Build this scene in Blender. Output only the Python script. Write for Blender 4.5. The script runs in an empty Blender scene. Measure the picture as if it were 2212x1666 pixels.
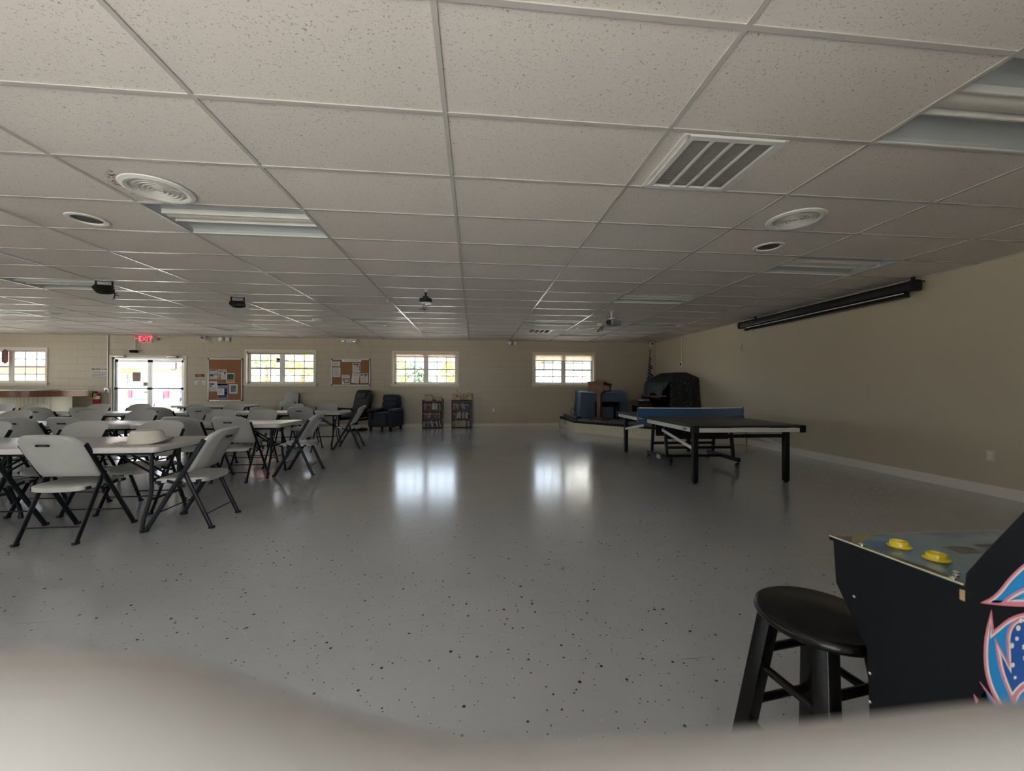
import bpy, bmesh, math, random
from mathutils import Vector, Matrix
S = bpy.context.scene
C = S.collection
PI = math.pi
random.seed(7)
# ---------------------------------------------------------------- measured camera and room
FPX, YAW, PITCH, ROLL, CZ = 840.535, .0975, .005, .0023, 1.1843
CEIL, DW, RW, LW, BW = 2.605, 11.746, 5.709, -14.6, -2.3      # ceiling height, back / right / left / rear walls
GX, GY = -.1533, 2.0377                                       # ceiling grid origin
def cam_axes():
    cy, sy, cp, sp, cr, sr = math.cos(YAW), math.sin(YAW), math.cos(PITCH), math.sin(PITCH), math.cos(ROLL), math.sin(ROLL)
    f = Vector((sy*cp, cy*cp, sp)); r = Vector((cy, -sy, 0)); u = r.cross(f)
    return cr*r + sr*u, -sr*r + cr*u, f
RX, UX, FX = cam_axes()
def ray(px, py): return RX*((px-1106)/FPX) + UX*((833-py)/FPX) + FX
def wp(px, py, y=DW):                                         # measured point on a plane parallel to the back wall: (x, z)
    d = ray(px, py); t = y/d.y
    return d.x*t, CZ + d.z*t

# ---------------------------------------------------------------- helpers
class MB:
    def __init__(s): s.v = []; s.f = []; s.m = []; s.uv = None
    def add(s, vs, fs, m=0):
        b = len(s.v); s.v += [tuple(v) for v in vs]; s.f += [tuple(b+i for i in f) for f in fs]; s.m += [m]*len(fs); return s
    def box(s, x0, x1, y0, y1, z0, z1, m=0):
        vs = [(x, y, z) for z in (z0, z1) for y in (y0, y1) for x in (x0, x1)]
        return s.add(vs, [(0,2,3,1),(4,5,7,6),(0,1,5,4),(2,6,7,3),(0,4,6,2),(1,3,7,5)], m)
    def cbox(s, c, d, M=None, m=0):
        vs = [Vector((c[0]+sx*d[0]/2, c[1]+sy*d[1]/2, c[2]+sz*d[2]/2)) for sz in (-1,1) for sy in (-1,1) for sx in (-1,1)]
        if M: vs = [M @ v for v in vs]
        return s.add(vs, [(0,2,3,1),(4,5,7,6),(0,1,5,4),(2,6,7,3),(0,4,6,2),(1,3,7,5)], m)
    def tube(s, pts, r, n=10, m=0, r2=None, caps=True, side=None):      # r along 'side' axis, r2 across
        P = [Vector(p) for p in pts]; rings = []; ref = None
        for i, p in enumerate(P):
            t = (P[min(i+1, len(P)-1)] - P[max(i-1, 0)]).normalized()
            if side is not None: a = Vector(side)
            elif ref is None: a = Vector((0,0,1)) if abs(t.z) < .9 else Vector((1,0,0))
            else: a = ref
            a = (a - t*a.dot(t)).normalized(); b = t.cross(a); ref = a
            rr = r[i] if isinstance(r, (list, tuple)) else r
            rb = rr if r2 is None else r2
            rings.append([p + a*(rr*math.cos(2*PI*k/n)) + b*(rb*math.sin(2*PI*k/n)) for k in range(n)])
        vs = [v for R in rings for v in R]; fs = []
        for i in range(len(P)-1):
            for k in range(n):
                fs.append((i*n+k, i*n+(k+1) % n, (i+1)*n+(k+1) % n, (i+1)*n+k))
        if caps: fs += [tuple(range(n-1, -1, -1)), tuple((len(P)-1)*n+k for k in range(n))]
        return s.add(vs, fs, m)
    def bar(s, p0, p1, w, h, up=(0,0,1), m=0):                           # rectangular bar, w across, h along up
        p0, p1 = Vector(p0), Vector(p1); t = (p1-p0).normalized(); u = Vector(up); u = (u - t*u.dot(t)).normalized(); a = t.cross(u)
        vs = [p + a*(i*w/2) + u*(j*h/2) for p in (p0, p1) for j in (-1,1) for i in (-1,1)]
        return s.add(vs, [(0,1,3,2),(4,6,7,5),(0,4,5,1),(2,3,7,6),(0,2,6,4),(1,5,7,3)], m)
    def lathe(s, prof, n=24, c=(0,0,0), M=None, m=0, cap=True):                     # prof: list of (r, z)
        vs = []; fs = []
        for r, z in prof:
            for k in range(n):
                v = Vector((r*math.cos(2*PI*k/n), r*math.sin(2*PI*k/n), z))
                if M: v = M @ v
                vs.append(v + Vector(c))
        for i in range(len(prof)-1):
            for k in range(n): fs.append((i*n+k, i*n+(k+1) % n, (i+1)*n+(k+1) % n, (i+1)*n+k))
        if prof[0] == prof[-1]: cap = False
        if cap and prof[0][0] > 1e-5: fs.append(tuple(range(n-1, -1, -1)))
        if cap and prof[-1][0] > 1e-5: fs.append(tuple((len(prof)-1)*n+k for k in range(n)))
        return s.add(vs, fs, m)
    def prism(s, poly, fn, a, b, m=0):                                    # poly 2D, fn(u,v,w)->xyz, extruded w from a to b
        n = len(poly); vs = [fn(u, v, w) for w in (a, b) for u, v in poly]
        fs = [tuple(range(n-1, -1, -1)), tuple(range(n, 2*n))] + [(i, (i+1) % n, n+(i+1) % n, n+i) for i in range(n)]
        return s.add(vs, fs, m)
    def grid(s, nu, nv, fn, m=0, flip=False):
        vs = [fn(i/(nu-1), j/(nv-1)) for j in range(nv) for i in range(nu)]
        fs = []
        for j in range(nv-1):
            for i in range(nu-1):
                q = (j*nu+i, j*nu+i+1, (j+1)*nu+i+1, (j+1)*nu+i); fs.append(q[::-1] if flip else q)
        return s.add(vs, fs, m)
    def slab(s, nu, nv, fn, th, m=0):                                     # closed shell: fn(u,v)->point, th(u,v)->offset vector to the back
        n = nu*nv; f1 = [Vector(fn(i/(nu-1), j/(nv-1))) for j in range(nv) for i in range(nu)]
        b1 = [f1[j*nu+i] + Vector(th(i/(nu-1), j/(nv-1))) for j in range(nv) for i in range(nu)]
        fs = []
        for j in range(nv-1):
            for i in range(nu-1):
                q = (j*nu+i, j*nu+i+1, (j+1)*nu+i+1, (j+1)*nu+i); fs.append(q); fs.append(tuple(n+k for k in q[::-1]))
        rim = [i for i in range(nu)] + [j*nu+nu-1 for j in range(1, nv)] + [(nv-1)*nu+i for i in range(nu-2, -1, -1)] + [j*nu for j in range(nv-2, 0, -1)]
        for k in range(len(rim)):
            a, b = rim[k], rim[(k+1) % len(rim)]; fs.append((b, a, n+a, n+b))
        return s.add(f1+b1, fs, m)
    def xf(s, M): s.v = [tuple(M @ Vector(v)) for v in s.v]; return s
    def text(s, txt, size, M, m=0, ext=.0008):                            # raised lettering
        cu = bpy.data.curves.new('lettering', 'FONT'); cu.body = txt; cu.size = size; cu.extrude = ext; cu.align_x = 'CENTER'; cu.align_y = 'CENTER'; cu.resolution_u = 2
        o = bpy.data.objects.new('lettering', cu); C.objects.link(o)
        dg = bpy.context.evaluated_depsgraph_get(); me = bpy.data.meshes.new_from_object(o.evaluated_get(dg))
        s.add([M @ v.co for v in me.vertices], [tuple(p.vertices) for p in me.polygons], m)
        bpy.data.objects.remove(o); bpy.data.curves.remove(cu); bpy.data.meshes.remove(me); return s
    def build(s, name, mats, parent=None, smooth=True, bevel=0, seg=2, ang=.6, sub=0):
        me = bpy.data.meshes.new(name); me.from_pydata(s.v, [], s.f)
        for mt in (mats if isinstance(mats, (list, tuple)) else [mats]): me.materials.append(mt)
        me.polygons.foreach_set('material_index', s.m)
        bm = bmesh.new(); bm.from_mesh(me); bmesh.ops.recalc_face_normals(bm, faces=bm.faces)
        if bevel:
            es = [e for e in bm.edges if len(e.link_faces) == 2 and e.calc_face_angle(0) > ang]
            bmesh.ops.bevel(bm, geom=es, offset=bevel, segments=seg, profile=.6, affect='EDGES', clamp_overlap=True)
        for f in bm.faces: f.smooth = smooth
        for e in bm.edges:
            if len(e.link_faces) == 2 and e.calc_face_angle(0) > ang and not (bevel and seg > 1): e.smooth = False
        bm.to_mesh(me); bm.free()
        if s.uv:
            l = me.uv_layers.new(name='UVMap')
            for p in me.polygons:
                for li in p.loop_indices: l.data[li].uv = s.uv[me.loops[li].vertex_index]
        o = bpy.data.objects.new(name, me); C.objects.link(o)
        if parent: o.parent = parent
        if sub:
            md = o.modifiers.new('sub', 'SUBSURF'); md.levels = sub; md.render_levels = sub
        return o
def tag(o, label, cat, group=None, kind=None):
    o['label'] = label; o['category'] = cat
    if group: o['group'] = group
    if kind: o['kind'] = kind
    return o
def thing(name, label, cat, loc=(0,0,0), rz=0, group=None):
    o = bpy.data.objects.new(name, None); C.objects.link(o); o.empty_display_size = .1
    o.location = loc; o.rotation_euler = (0, 0, rz); return tag(o, label, cat, group)
def struct(name, loc=(0,0,0)):
    o = bpy.data.objects.new(name, None); C.objects.link(o); o.location = loc; o['kind'] = 'structure'; return o
def st(o): o['kind'] = 'structure'; return o
def dup(o, label=None, loc=None, rz=None, group=None):
    r = o.copy(); C.objects.link(r)
    if loc is not None: r.location = loc
    if rz is not None: r.rotation_euler = (0, 0, rz)
    if label: r['label'] = label
    if group: r['group'] = group
    for ch in list(o.children):
        c = ch.copy(); C.objects.link(c); c.parent = r
        for g in list(ch.children):
            d = g.copy(); C.objects.link(d); d.parent = c
    return r
def V(*a): return Vector(a)
def R(d): return math.radians(d)
# text frame: letters in XZ plane facing -y (towards the camera), at point p
def face_front(p): return Matrix.Translation(p) @ Matrix.Rotation(PI/2, 4, 'X')
ORD = 'first second third fourth fifth sixth seventh eighth ninth tenth eleventh twelfth thirteenth fourteenth fifteenth sixteenth'.split()

# ---------------------------------------------------------------- materials
def nt(name):
    m = bpy.data.materials.new(name); m.use_nodes = True; t = m.node_tree; b = t.nodes['Principled BSDF']; return m, t, b
def L(t, a, b): t.links.new(a, b)
def N(t, k, **kw):
    n = t.nodes.new(k)
    for a, v in kw.items():
        if a[0] == '_': n.inputs[int(a[1:])].default_value = v
        else: setattr(n, a, v)
    return n
def mat(name, col, rough=.5, metal=0, var=.06, scale=8, bump=0, bscale=60, spec=.5, coat=0):
    m, t, b = nt(name)
    tc = N(t, 'ShaderNodeTexCoord'); no = N(t, 'ShaderNodeTexNoise'); no.inputs['Scale'].default_value = scale; no.inputs['Detail'].default_value = 3
    L(t, tc.outputs['Object'], no.inputs['Vector'])
    r = N(t, 'ShaderNodeMapRange'); r.inputs['To Min'].default_value = 1-var; r.inputs['To Max'].default_value = 1+var
    L(t, no.outputs['Fac'], r.inputs['Value'])
    mx = N(t, 'ShaderNodeMix', data_type='RGBA', blend_type='MULTIPLY'); mx.inputs['Factor'].default_value = 1
    mx.inputs['A'].default_value = (*col, 1); L(t, r.outputs['Result'], mx.inputs['B']); L(t, mx.outputs['Result'], b.inputs['Base Color'])
    b.inputs['Roughness'].default_value = rough; b.inputs['Metallic'].default_value = metal; b.inputs['Specular IOR Level'].default_value = spec; b.inputs['Coat Weight'].default_value = coat
    if bump:
        n2 = N(t, 'ShaderNodeTexNoise'); n2.inputs['Scale'].default_value = bscale; n2.inputs['Detail'].default_value = 2; L(t, tc.outputs['Object'], n2.inputs['Vector'])
        bp = N(t, 'ShaderNodeBump'); bp.inputs['Strength'].default_value = bump; bp.inputs['Distance'].default_value = .005
        L(t, n2.outputs['Fac'], bp.inputs['Height']); L(t, bp.outputs['Normal'], b.inputs['Normal'])
    return m
def emit(name, col, s):
    m, t, b = nt(name); b.inputs['Base Color'].default_value = (*col, 1); b.inputs['Emission Color'].default_value = (*col, 1); b.inputs['Emission Strength'].default_value = s; return m
def glass(name='window_glass', tint=(.96,.98,.97)):
    m, t, b = nt(name); t.nodes.remove(b); out = t.nodes['Material Output']
    tr = N(t, 'ShaderNodeBsdfTransparent'); tr.inputs['Color'].default_value = (*tint, 1); gl = N(t, 'ShaderNodeBsdfGlossy'); gl.inputs['Roughness'].default_value = .02
    fr = N(t, 'ShaderNodeFresnel'); fr.inputs['IOR'].default_value = 1.45; mx = N(t, 'ShaderNodeMixShader')
    ge = N(t, 'ShaderNodeNewGeometry'); fm = N(t, 'ShaderNodeMath', operation='SUBTRACT', use_clamp=True); L(t, fr.outputs[0], fm.inputs[0]); L(t, ge.outputs['Backfacing'], fm.inputs[1]); L(t, fm.outputs[0], mx.inputs[0]); L(t, tr.outputs[0], mx.inputs[1]); L(t, gl.outputs[0], mx.inputs[2]); L(t, mx.outputs[0], out.inputs[0]); return m

def floor_mat():
    m, t, b = nt('speckled_epoxy'); tc = N(t, 'ShaderNodeTexCoord'); O = tc.outputs['Object']
    big = N(t, 'ShaderNodeTexNoise'); big.inputs['Scale'].default_value = .9; big.inputs['Detail'].default_value = 6; big.inputs['Roughness'].default_value = .62; L(t, O, big.inputs['Vector'])
    cr = N(t, 'ShaderNodeValToRGB'); cr.color_ramp.elements[0].position = .25; cr.color_ramp.elements[1].position = .8
    cr.color_ramp.elements[0].color = (.385,.40,.43,1); cr.color_ramp.elements[1].color = (.44,.457,.49,1); L(t, big.outputs['Fac'], cr.inputs[0])
    col = cr.outputs[0]
    def flecks(scale, rad, keep, colr, col):
        vo = N(t, 'ShaderNodeTexVoronoi'); vo.inputs['Scale'].default_value = scale; vo.inputs['Randomness'].default_value = 1; L(t, O, vo.inputs['Vector'])
        sp = N(t, 'ShaderNodeSeparateColor'); L(t, vo.outputs['Color'], sp.inputs[0])
        rr = N(t, 'ShaderNodeMath', operation='MULTIPLY'); L(t, sp.outputs[1], rr.inputs[0]); rr.inputs[1].default_value = rad
        lt = N(t, 'ShaderNodeMath', operation='LESS_THAN'); L(t, vo.outputs['Distance'], lt.inputs[0]); L(t, rr.outputs[0], lt.inputs[1])
        k = N(t, 'ShaderNodeMath', operation='LESS_THAN'); L(t, sp.outputs[0], k.inputs[0]); k.inputs[1].default_value = keep
        mu = N(t, 'ShaderNodeMath', operation='MULTIPLY'); L(t, lt.outputs[0], mu.inputs[0]); L(t, k.outputs[0], mu.inputs[1])
        mx = N(t, 'ShaderNodeMix', data_type='RGBA'); L(t, mu.outputs[0], mx.inputs['Factor']); L(t, col, mx.inputs['A']); mx.inputs['B'].default_value = (*colr, 1)
        return mx.outputs['Result']
    col = flecks(26, .19, .5, (.02,.022,.03), col); col = flecks(60, .2, .4, (.03,.03,.035), col); col = flecks(31, .13, .12, (.6,.6,.58), col)
    # scuffs: long thin dark marks
    for ang, sc, th in ((.55, 1.1, .76), (-.45, .8, .77), (1.2, 1.4, .765)):
        mp = N(t, 'ShaderNodeMapping'); mp.inputs['Rotation'].default_value = (0, 0, ang); mp.inputs['Scale'].default_value = (sc, sc*42, 1); L(t, O, mp.inputs['Vector'])
        sn = N(t, 'ShaderNodeTexNoise'); sn.inputs['Scale'].default_value = 1.6; sn.inputs['Detail'].default_value = 1; L(t, mp.outputs[0], sn.inputs['Vector'])
        rg = N(t, 'ShaderNodeMapRange'); rg.inputs['From Min'].default_value = th; rg.inputs['From Max'].default_value = th+.05; rg.inputs['To Max'].default_value = .55; L(t, sn.outputs['Fac'], rg.inputs['Value'])
        mx = N(t, 'ShaderNodeMix', data_type='RGBA'); L(t, rg.outputs['Result'], mx.inputs['Factor']); L(t, col, mx.inputs['A']); mx.inputs['B'].default_value = (.12,.115,.11,1); col = mx.outputs['Result']
    L(t, col, b.inputs['Base Color'])
    b.inputs['Roughness'].default_value = .2; b.inputs['Coat Weight'].default_value = .6; b.inputs['Coat Roughness'].default_value = .14
    b1 = N(t, 'ShaderNodeTexNoise'); b1.inputs['Scale'].default_value = 45; b1.inputs['Detail'].default_value = 2; L(t, O, b1.inputs['Vector'])
    b2 = N(t, 'ShaderNodeTexNoise'); b2.inputs['Scale'].default_value = 3.5; b2.inputs['Detail'].default_value = 3; L(t, O, b2.inputs['Vector'])
    ad = N(t, 'ShaderNodeMath', operation='MULTIPLY_ADD'); L(t, b2.outputs['Fac'], ad.inputs[0]); ad.inputs[1].default_value = 2.2; L(t, b1.outputs['Fac'], ad.inputs[2])
    bp = N(t, 'ShaderNodeBump'); bp.inputs['Strength'].default_value = .22; bp.inputs['Distance'].default_value = .003; L(t, ad.outputs[0], bp.inputs['Height']); L(t, bp.outputs['Normal'], b.inputs['Normal'])
    b.inputs['Specular IOR Level'].default_value = .5
    return m
def tile_mat():
    m, t, b = nt('fissured_ceiling_tile'); tc = N(t, 'ShaderNodeTexCoord'); O = tc.outputs['Object']
    mp = N(t, 'ShaderNodeMapping'); mp.inputs['Scale'].default_value = (1, 1.35, 1); L(t, O, mp.inputs['Vector'])
    vo = N(t, 'ShaderNodeTexNoise'); vo.inputs['Scale'].default_value = 85; vo.inputs['Detail'].default_value = 2.5; vo.inputs['Distortion'].default_value = 1.2; L(t, mp.outputs[0], vo.inputs['Vector'])
    rg = N(t, 'ShaderNodeMapRange'); rg.inputs['From Min'].default_value = .62; rg.inputs['From Max'].default_value = .69; L(t, vo.outputs['Fac'], rg.inputs['Value'])
    # tile to tile tint
    sn = N(t, 'ShaderNodeVectorMath', operation='SNAP'); off = N(t, 'ShaderNodeVectorMath', operation='SUBTRACT'); off.inputs[1].default_value = (GX, GY, 0); L(t, O, off.inputs[0]); L(t, off.outputs[0], sn.inputs[0]); sn.inputs[1].default_value = (1.2192, .6096, 10)
    wn = N(t, 'ShaderNodeTexWhiteNoise'); L(t, sn.outputs[0], wn.inputs['Vector'])
    tr = N(t, 'ShaderNodeMapRange'); tr.inputs['To Min'].default_value = .95; tr.inputs['To Max'].default_value = 1.03; L(t, wn.outputs['Value'], tr.inputs['Value'])
    c1 = N(t, 'ShaderNodeMix', data_type='RGBA'); c1.inputs['A'].default_value = (.76,.70,.655,1); c1.inputs['B'].default_value = (.36,.32,.28,1); L(t, rg.outputs['Result'], c1.inputs['Factor'])
    c2 = N(t, 'ShaderNodeMix', data_type='RGBA', blend_type='MULTIPLY'); c2.inputs['Factor'].default_value = 1; L(t, c1.outputs['Result'], c2.inputs['A']); L(t, tr.outputs['Result'], c2.inputs['B'])
    L(t, c2.outputs['Result'], b.inputs['Base Color']); b.inputs['Roughness'].default_value = .75; b.inputs['Specular IOR Level'].default_value = .35
    bp = N(t, 'ShaderNodeBump'); bp.inputs['Strength'].default_value = .5; bp.inputs['Distance'].default_value = .002; bp.invert = True; L(t, rg.outputs['Result'], bp.inputs['Height']); L(t, bp.outputs['Normal'], b.inputs['Normal'])
    return m
def block_mat():
    m, t, b = nt('painted_block'); tc = N(t, 'ShaderNodeTexCoord'); O = tc.outputs['Object']
    sx = N(t, 'ShaderNodeSeparateXYZ'); L(t, O, sx.inputs[0]); cx = N(t, 'ShaderNodeCombineXYZ'); L(t, sx.outputs[0], cx.inputs[0]); L(t, sx.outputs[2], cx.inputs[1])
    br = N(t, 'ShaderNodeTexBrick'); br.inputs['Scale'].default_value = 1; br.inputs['Brick Width'].default_value = .4; br.inputs['Row Height'].default_value = .2; br.inputs['Mortar Size'].default_value = .006; br.inputs['Mortar Smooth'].default_value = .6
    br.inputs['Color1'].default_value = (.47,.41,.315,1); br.inputs['Color2'].default_value = (.46,.40,.305,1); br.inputs['Mortar'].default_value = (.39,.335,.255,1); L(t, cx.outputs[0], br.inputs['Vector'])
    L(t, br.outputs['Color'], b.inputs['Base Color']); b.inputs['Roughness'].default_value = .38
    no = N(t, 'ShaderNodeTexNoise'); no.inputs['Scale'].default_value = 90; L(t, O, no.inputs['Vector'])
    ad = N(t, 'ShaderNodeMath', operation='MULTIPLY_ADD'); L(t, br.outputs['Fac'], ad.inputs[0]); ad.inputs[1].default_value = -2.5; L(t, no.outputs['Fac'], ad.inputs[2])
    bp = N(t, 'ShaderNodeBump'); bp.inputs['Strength'].default_value = .35; bp.inputs['Distance'].default_value = .003; L(t, ad.outputs[0], bp.inputs['Height']); L(t, bp.outputs['Normal'], b.inputs['Normal'])
    return m
def cork_mat():
    m, t, b = nt('cork'); tc = N(t, 'ShaderNodeTexCoord'); no = N(t, 'ShaderNodeTexNoise'); no.inputs['Scale'].default_value = 120; L(t, tc.outputs['Object'], no.inputs['Vector'])
    cr = N(t, 'ShaderNodeValToRGB'); cr.color_ramp.elements[0].color = (.20,.085,.03,1); cr.color_ramp.elements[1].color = (.36,.17,.07,1); L(t, no.outputs['Fac'], cr.inputs[0]); L(t, cr.outputs[0], b.inputs['Base Color']); b.inputs['Roughness'].default_value = .8; return m
def specks_mat(name, base, dot, scale, rad, rough=.7):
    m, t, b = nt(name); tc = N(t, 'ShaderNodeTexCoord'); vo = N(t, 'ShaderNodeTexVoronoi'); vo.inputs['Scale'].default_value = scale; L(t, tc.outputs['Object'], vo.inputs['Vector'])
    no = N(t, 'ShaderNodeTexNoise'); no.inputs['Scale'].default_value = scale*3; L(t, tc.outputs['Object'], no.inputs['Vector'])
    ad = N(t, 'ShaderNodeMath', operation='MULTIPLY_ADD'); L(t, no.outputs['Fac'], ad.inputs[0]); ad.inputs[1].default_value = .25; L(t, vo.outputs['Distance'], ad.inputs[2])
    rg = N(t, 'ShaderNodeMapRange'); rg.inputs['From Min'].default_value = rad+.125; rg.inputs['From Max'].default_value = rad+.17; L(t, ad.outputs[0], rg.inputs['Value'])
    mx = N(t, 'ShaderNodeMix', data_type='RGBA'); mx.inputs['A'].default_value = (*dot, 1); mx.inputs['B'].default_value = (*base, 1); L(t, rg.outputs['Result'], mx.inputs['Factor'])
    L(t, mx.outputs['Result'], b.inputs['Base Color']); b.inputs['Roughness'].default_value = rough; return m
def wood_mat(name, c1, c2, scale=6, rough=.4, axis=(1,12,1)):
    m, t, b = nt(name); tc = N(t, 'ShaderNodeTexCoord'); mp = N(t, 'ShaderNodeMapping'); mp.inputs['Scale'].default_value = axis; L(t, tc.outputs['Object'], mp.inputs['Vector'])
    no = N(t, 'ShaderNodeTexNoise'); no.inputs['Scale'].default_value = scale; no.inputs['Detail'].default_value = 4; no.inputs['Distortion'].default_value = .6; L(t, mp.outputs[0], no.inputs['Vector'])
    cr = N(t, 'ShaderNodeValToRGB'); cr.color_ramp.elements[0].position = .3; cr.color_ramp.elements[1].position = .7; cr.color_ramp.elements[0].color = (*c1, 1); cr.color_ramp.elements[1].color = (*c2, 1); L(t, no.outputs['Fac'], cr.inputs[0]); L(t, cr.outputs[0], b.inputs['Base Color']); b.inputs['Roughness'].default_value = rough; return m
def bead_mat():
    m, t, b = nt('cream_beadboard'); tc = N(t, 'ShaderNodeTexCoord'); wv = N(t, 'ShaderNodeTexWave'); wv.bands_direction = 'X'; wv.inputs['Scale'].default_value = 6.5; L(t, tc.outputs['Object'], wv.inputs['Vector'])
    rg = N(t, 'ShaderNodeMapRange'); rg.inputs['From Max'].default_value = .12; L(t, wv.outputs['Fac'], rg.inputs['Value'])
    mx = N(t, 'ShaderNodeMix', data_type='RGBA'); mx.inputs['A'].default_value = (.5,.46,.34,1); mx.inputs['B'].default_value = (.72,.67,.52,1); L(t, rg.outputs['Result'], mx.inputs['Factor']); L(t, mx.outputs['Result'], b.inputs['Base Color']); b.inputs['Roughness'].default_value = .4
    bp = N(t, 'ShaderNodeBump'); bp.inputs['Strength'].default_value = .4; bp.inputs['Distance'].default_value = .004; L(t, rg.outputs['Result'], bp.inputs['Height']); L(t, bp.outputs['Normal'], b.inputs['Normal']); return m
def flag_mat():                                                            # u along the fly, v along the hoist
    m, t, b = nt('flag_cloth'); uv = N(t, 'ShaderNodeUVMap'); sp = N(t, 'ShaderNodeSeparateXYZ'); L(t, uv.outputs[0], sp.inputs[0]); u, v = sp.outputs[0], sp.outputs[1]
    def M(op, a, bb=None, c=None):
        n = N(t, 'ShaderNodeMath', operation=op)
        for i, x in enumerate((a, bb, c)):
            if x is None: continue
            if isinstance(x, (int, float)): n.inputs[i].default_value = x
            else: L(t, x, n.inputs[i])
        return n.outputs[0]
    stripe = M('GREATER_THAN', M('FRACT', M('MULTIPLY', M('SUBTRACT', 1, v), 6.5)), .5)
    sm = N(t, 'ShaderNodeMix', data_type='RGBA'); sm.inputs['A'].default_value = (.30,.012,.03,1); sm.inputs['B'].default_value = (.55,.52,.5,1); L(t, stripe, sm.inputs['Factor'])
    can = M('MULTIPLY', M('LESS_THAN', u, .42), M('GREATER_THAN', v, .46))
    fu = M('SUBTRACT', M('FRACT', M('MULTIPLY', u, 14.3)), .5); row = M('FLOOR', M('MULTIPLY', M('SUBTRACT', v, .46), 16.6)); sh = M('MULTIPLY', M('FRACT', M('MULTIPLY', row, .5)), 1)
    fu = M('SUBTRACT', M('FRACT', M('ADD', M('MULTIPLY', u, 14.3), sh)), .5); fv = M('SUBTRACT', M('FRACT', M('MULTIPLY', M('SUBTRACT', v, .46), 16.6)), .5)
    d = M('ADD', M('MULTIPLY', fu, fu), M('MULTIPLY', fv, fv)); star = M('LESS_THAN', d, .07)
    cm = N(t, 'ShaderNodeMix', data_type='RGBA'); cm.inputs['A'].default_value = (.008,.012,.05,1); cm.inputs['B'].default_value = (.6,.6,.6,1); L(t, star, cm.inputs['Factor'])
    mx = N(t, 'ShaderNodeMix', data_type='RGBA'); L(t, can, mx.inputs['Factor']); L(t, sm.outputs['Result'], mx.inputs['A']); L(t, cm.outputs['Result'], mx.inputs['B']); L(t, mx.outputs['Result'], b.inputs['Base Color']); b.inputs['Roughness'].default_value = .75; return m

FLOOR = floor_mat(); TILE = tile_mat(); BLOCK = block_mat(); CORK = cork_mat(); BEAD = bead_mat(); GLASS = glass()
GRID = mat('grid_white_metal', (.54,.52,.49), .22, 0, .03)
PLASTER = mat('cream_plaster', (.52,.46,.35), .42, 0, .03, 1.5, .15, 40)
BASEB = mat('white_baseboard', (.74,.70,.66), .35)
VINYL = mat('white_vinyl', (.72,.69,.66), .35)
TRIM = mat('cream_trim', (.70,.64,.52), .38)
WPLAS = mat('white_plastic', (.44,.445,.43), .36, 0, .03, 20, .12, 150)
TPLAS = mat('white_table_plastic', (.55,.53,.52), .28, 0, .03, 25, .1, 200)
DKMET = mat('charcoal_metal', (.012,.0135,.018), .42, 0, .1, spec=.25)
BLK = mat('black_paint', (.006,.006,.007), .42, 0, .1, spec=.3)
BLKP = mat('black_plastic', (.010,.010,.011), .55, spec=.3)
BLKG = mat('black_gloss_wood', (.004,.0036,.0036), .25, 0, .1, 5, spec=.3)
CHROME = mat('chrome', (.7,.7,.72), .15, 1)
STEEL = mat('galvanised_steel', (.42,.43,.44), .35, .8)
ALU = mat('aluminium', (.55,.56,.57), .35, .7)
WHITE = mat('white_paint', (.75,.74,.71), .4)
REFL = mat('fixture_reflector', (.46,.48,.485), .3, 0, .02)
LENS = mat('fixture_lens', (.68,.66,.60), .3, 0, .12, 3)
DARK = mat('dark_void', (.02,.02,.022), .6)
GRILL = mat('grey_grille', (.50,.48,.45), .6)
SHADE = None

# ---------------------------------------------------------------- room shell
fl = MB(); fl.box(LW-.2, RW+.2, BW-.2, DW+.2, -.12, 0); st(fl.build('floor', FLOOR, smooth=False))
# back wall with openings  (x0,x1,z0,z1)
WIN = [(-13.42,-11.575,1.275,2.185), (-6.435,-4.59,1.272,2.197), (-2.353,-.507,1.272,2.200), (1.824,3.684,1.280,2.209)]
DOOR = (-9.93,-8.07,0,1.99)
def wall_x(name, y0, y1, x0, x1, holes, m):                                 # wall running along x
    mb = MB(); xs = sorted(holes, key=lambda h: h[0]); cur = x0
    for h in xs:
        mb.box(cur, h[0], y0, y1, 0, CEIL+.3)
        if h[2] > 0: mb.box(h[0], h[1], y0, y1, 0, h[2])
        mb.box(h[0], h[1], y0, y1, h[3], CEIL+.3); cur = h[1]
    mb.box(cur, x1, y0, y1, 0, CEIL+.3); return st(mb.build(name, m, smooth=False))
wall_x('wall_back', DW, DW+.2, LW-.2, RW+.2, WIN+[DOOR], BLOCK)
RDOOR_ADDED = (-3.0,-.1,0,2.2); RWIN_ADDED = [(-9.6,-7.6,.9,2.2)]  # unseen rear openings, added and sized for the daylight they let in
wall_x('wall_rear', BW-.2, BW, LW-.2, RW+.2, [RDOOR_ADDED]+RWIN_ADDED, PLASTER)
mb = MB(); mb.box(RW, RW+.2, BW, DW, 0, CEIL+.3); st(mb.build('wall_right', PLASTER, smooth=False))
LWIN_ADDED = [(-.6,1.6,.9,2.2), (3.0,5.2,.9,2.2), (6.6,8.8,.9,2.2)]  # unseen side windows, put in for daylight from the left
mb = MB(); cur = BW
for h in LWIN_ADDED:
    mb.box(LW-.2, LW, cur, h[0], 0, CEIL+.3); mb.box(LW-.2, LW, h[0], h[1], 0, h[2]); mb.box(LW-.2, LW, h[0], h[1], h[3], CEIL+.3); cur = h[1]
mb.box(LW-.2, LW, cur, DW, 0, CEIL+.3); st(mb.build('wall_left', PLASTER, smooth=False))
mb = MB(); mb.box(RW-.014, RW, BW, 7.62, 0, .115); mb.box(RW-.02, RW, BW, 7.62, 0, .02); st(mb.build('baseboard_right', BASEB, smooth=False))
mb = MB(); mb.box(-8.04, 2.6, DW-.012, DW, 0, .1); st(mb.build('baseboard_back', TRIM, smooth=False))
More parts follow.
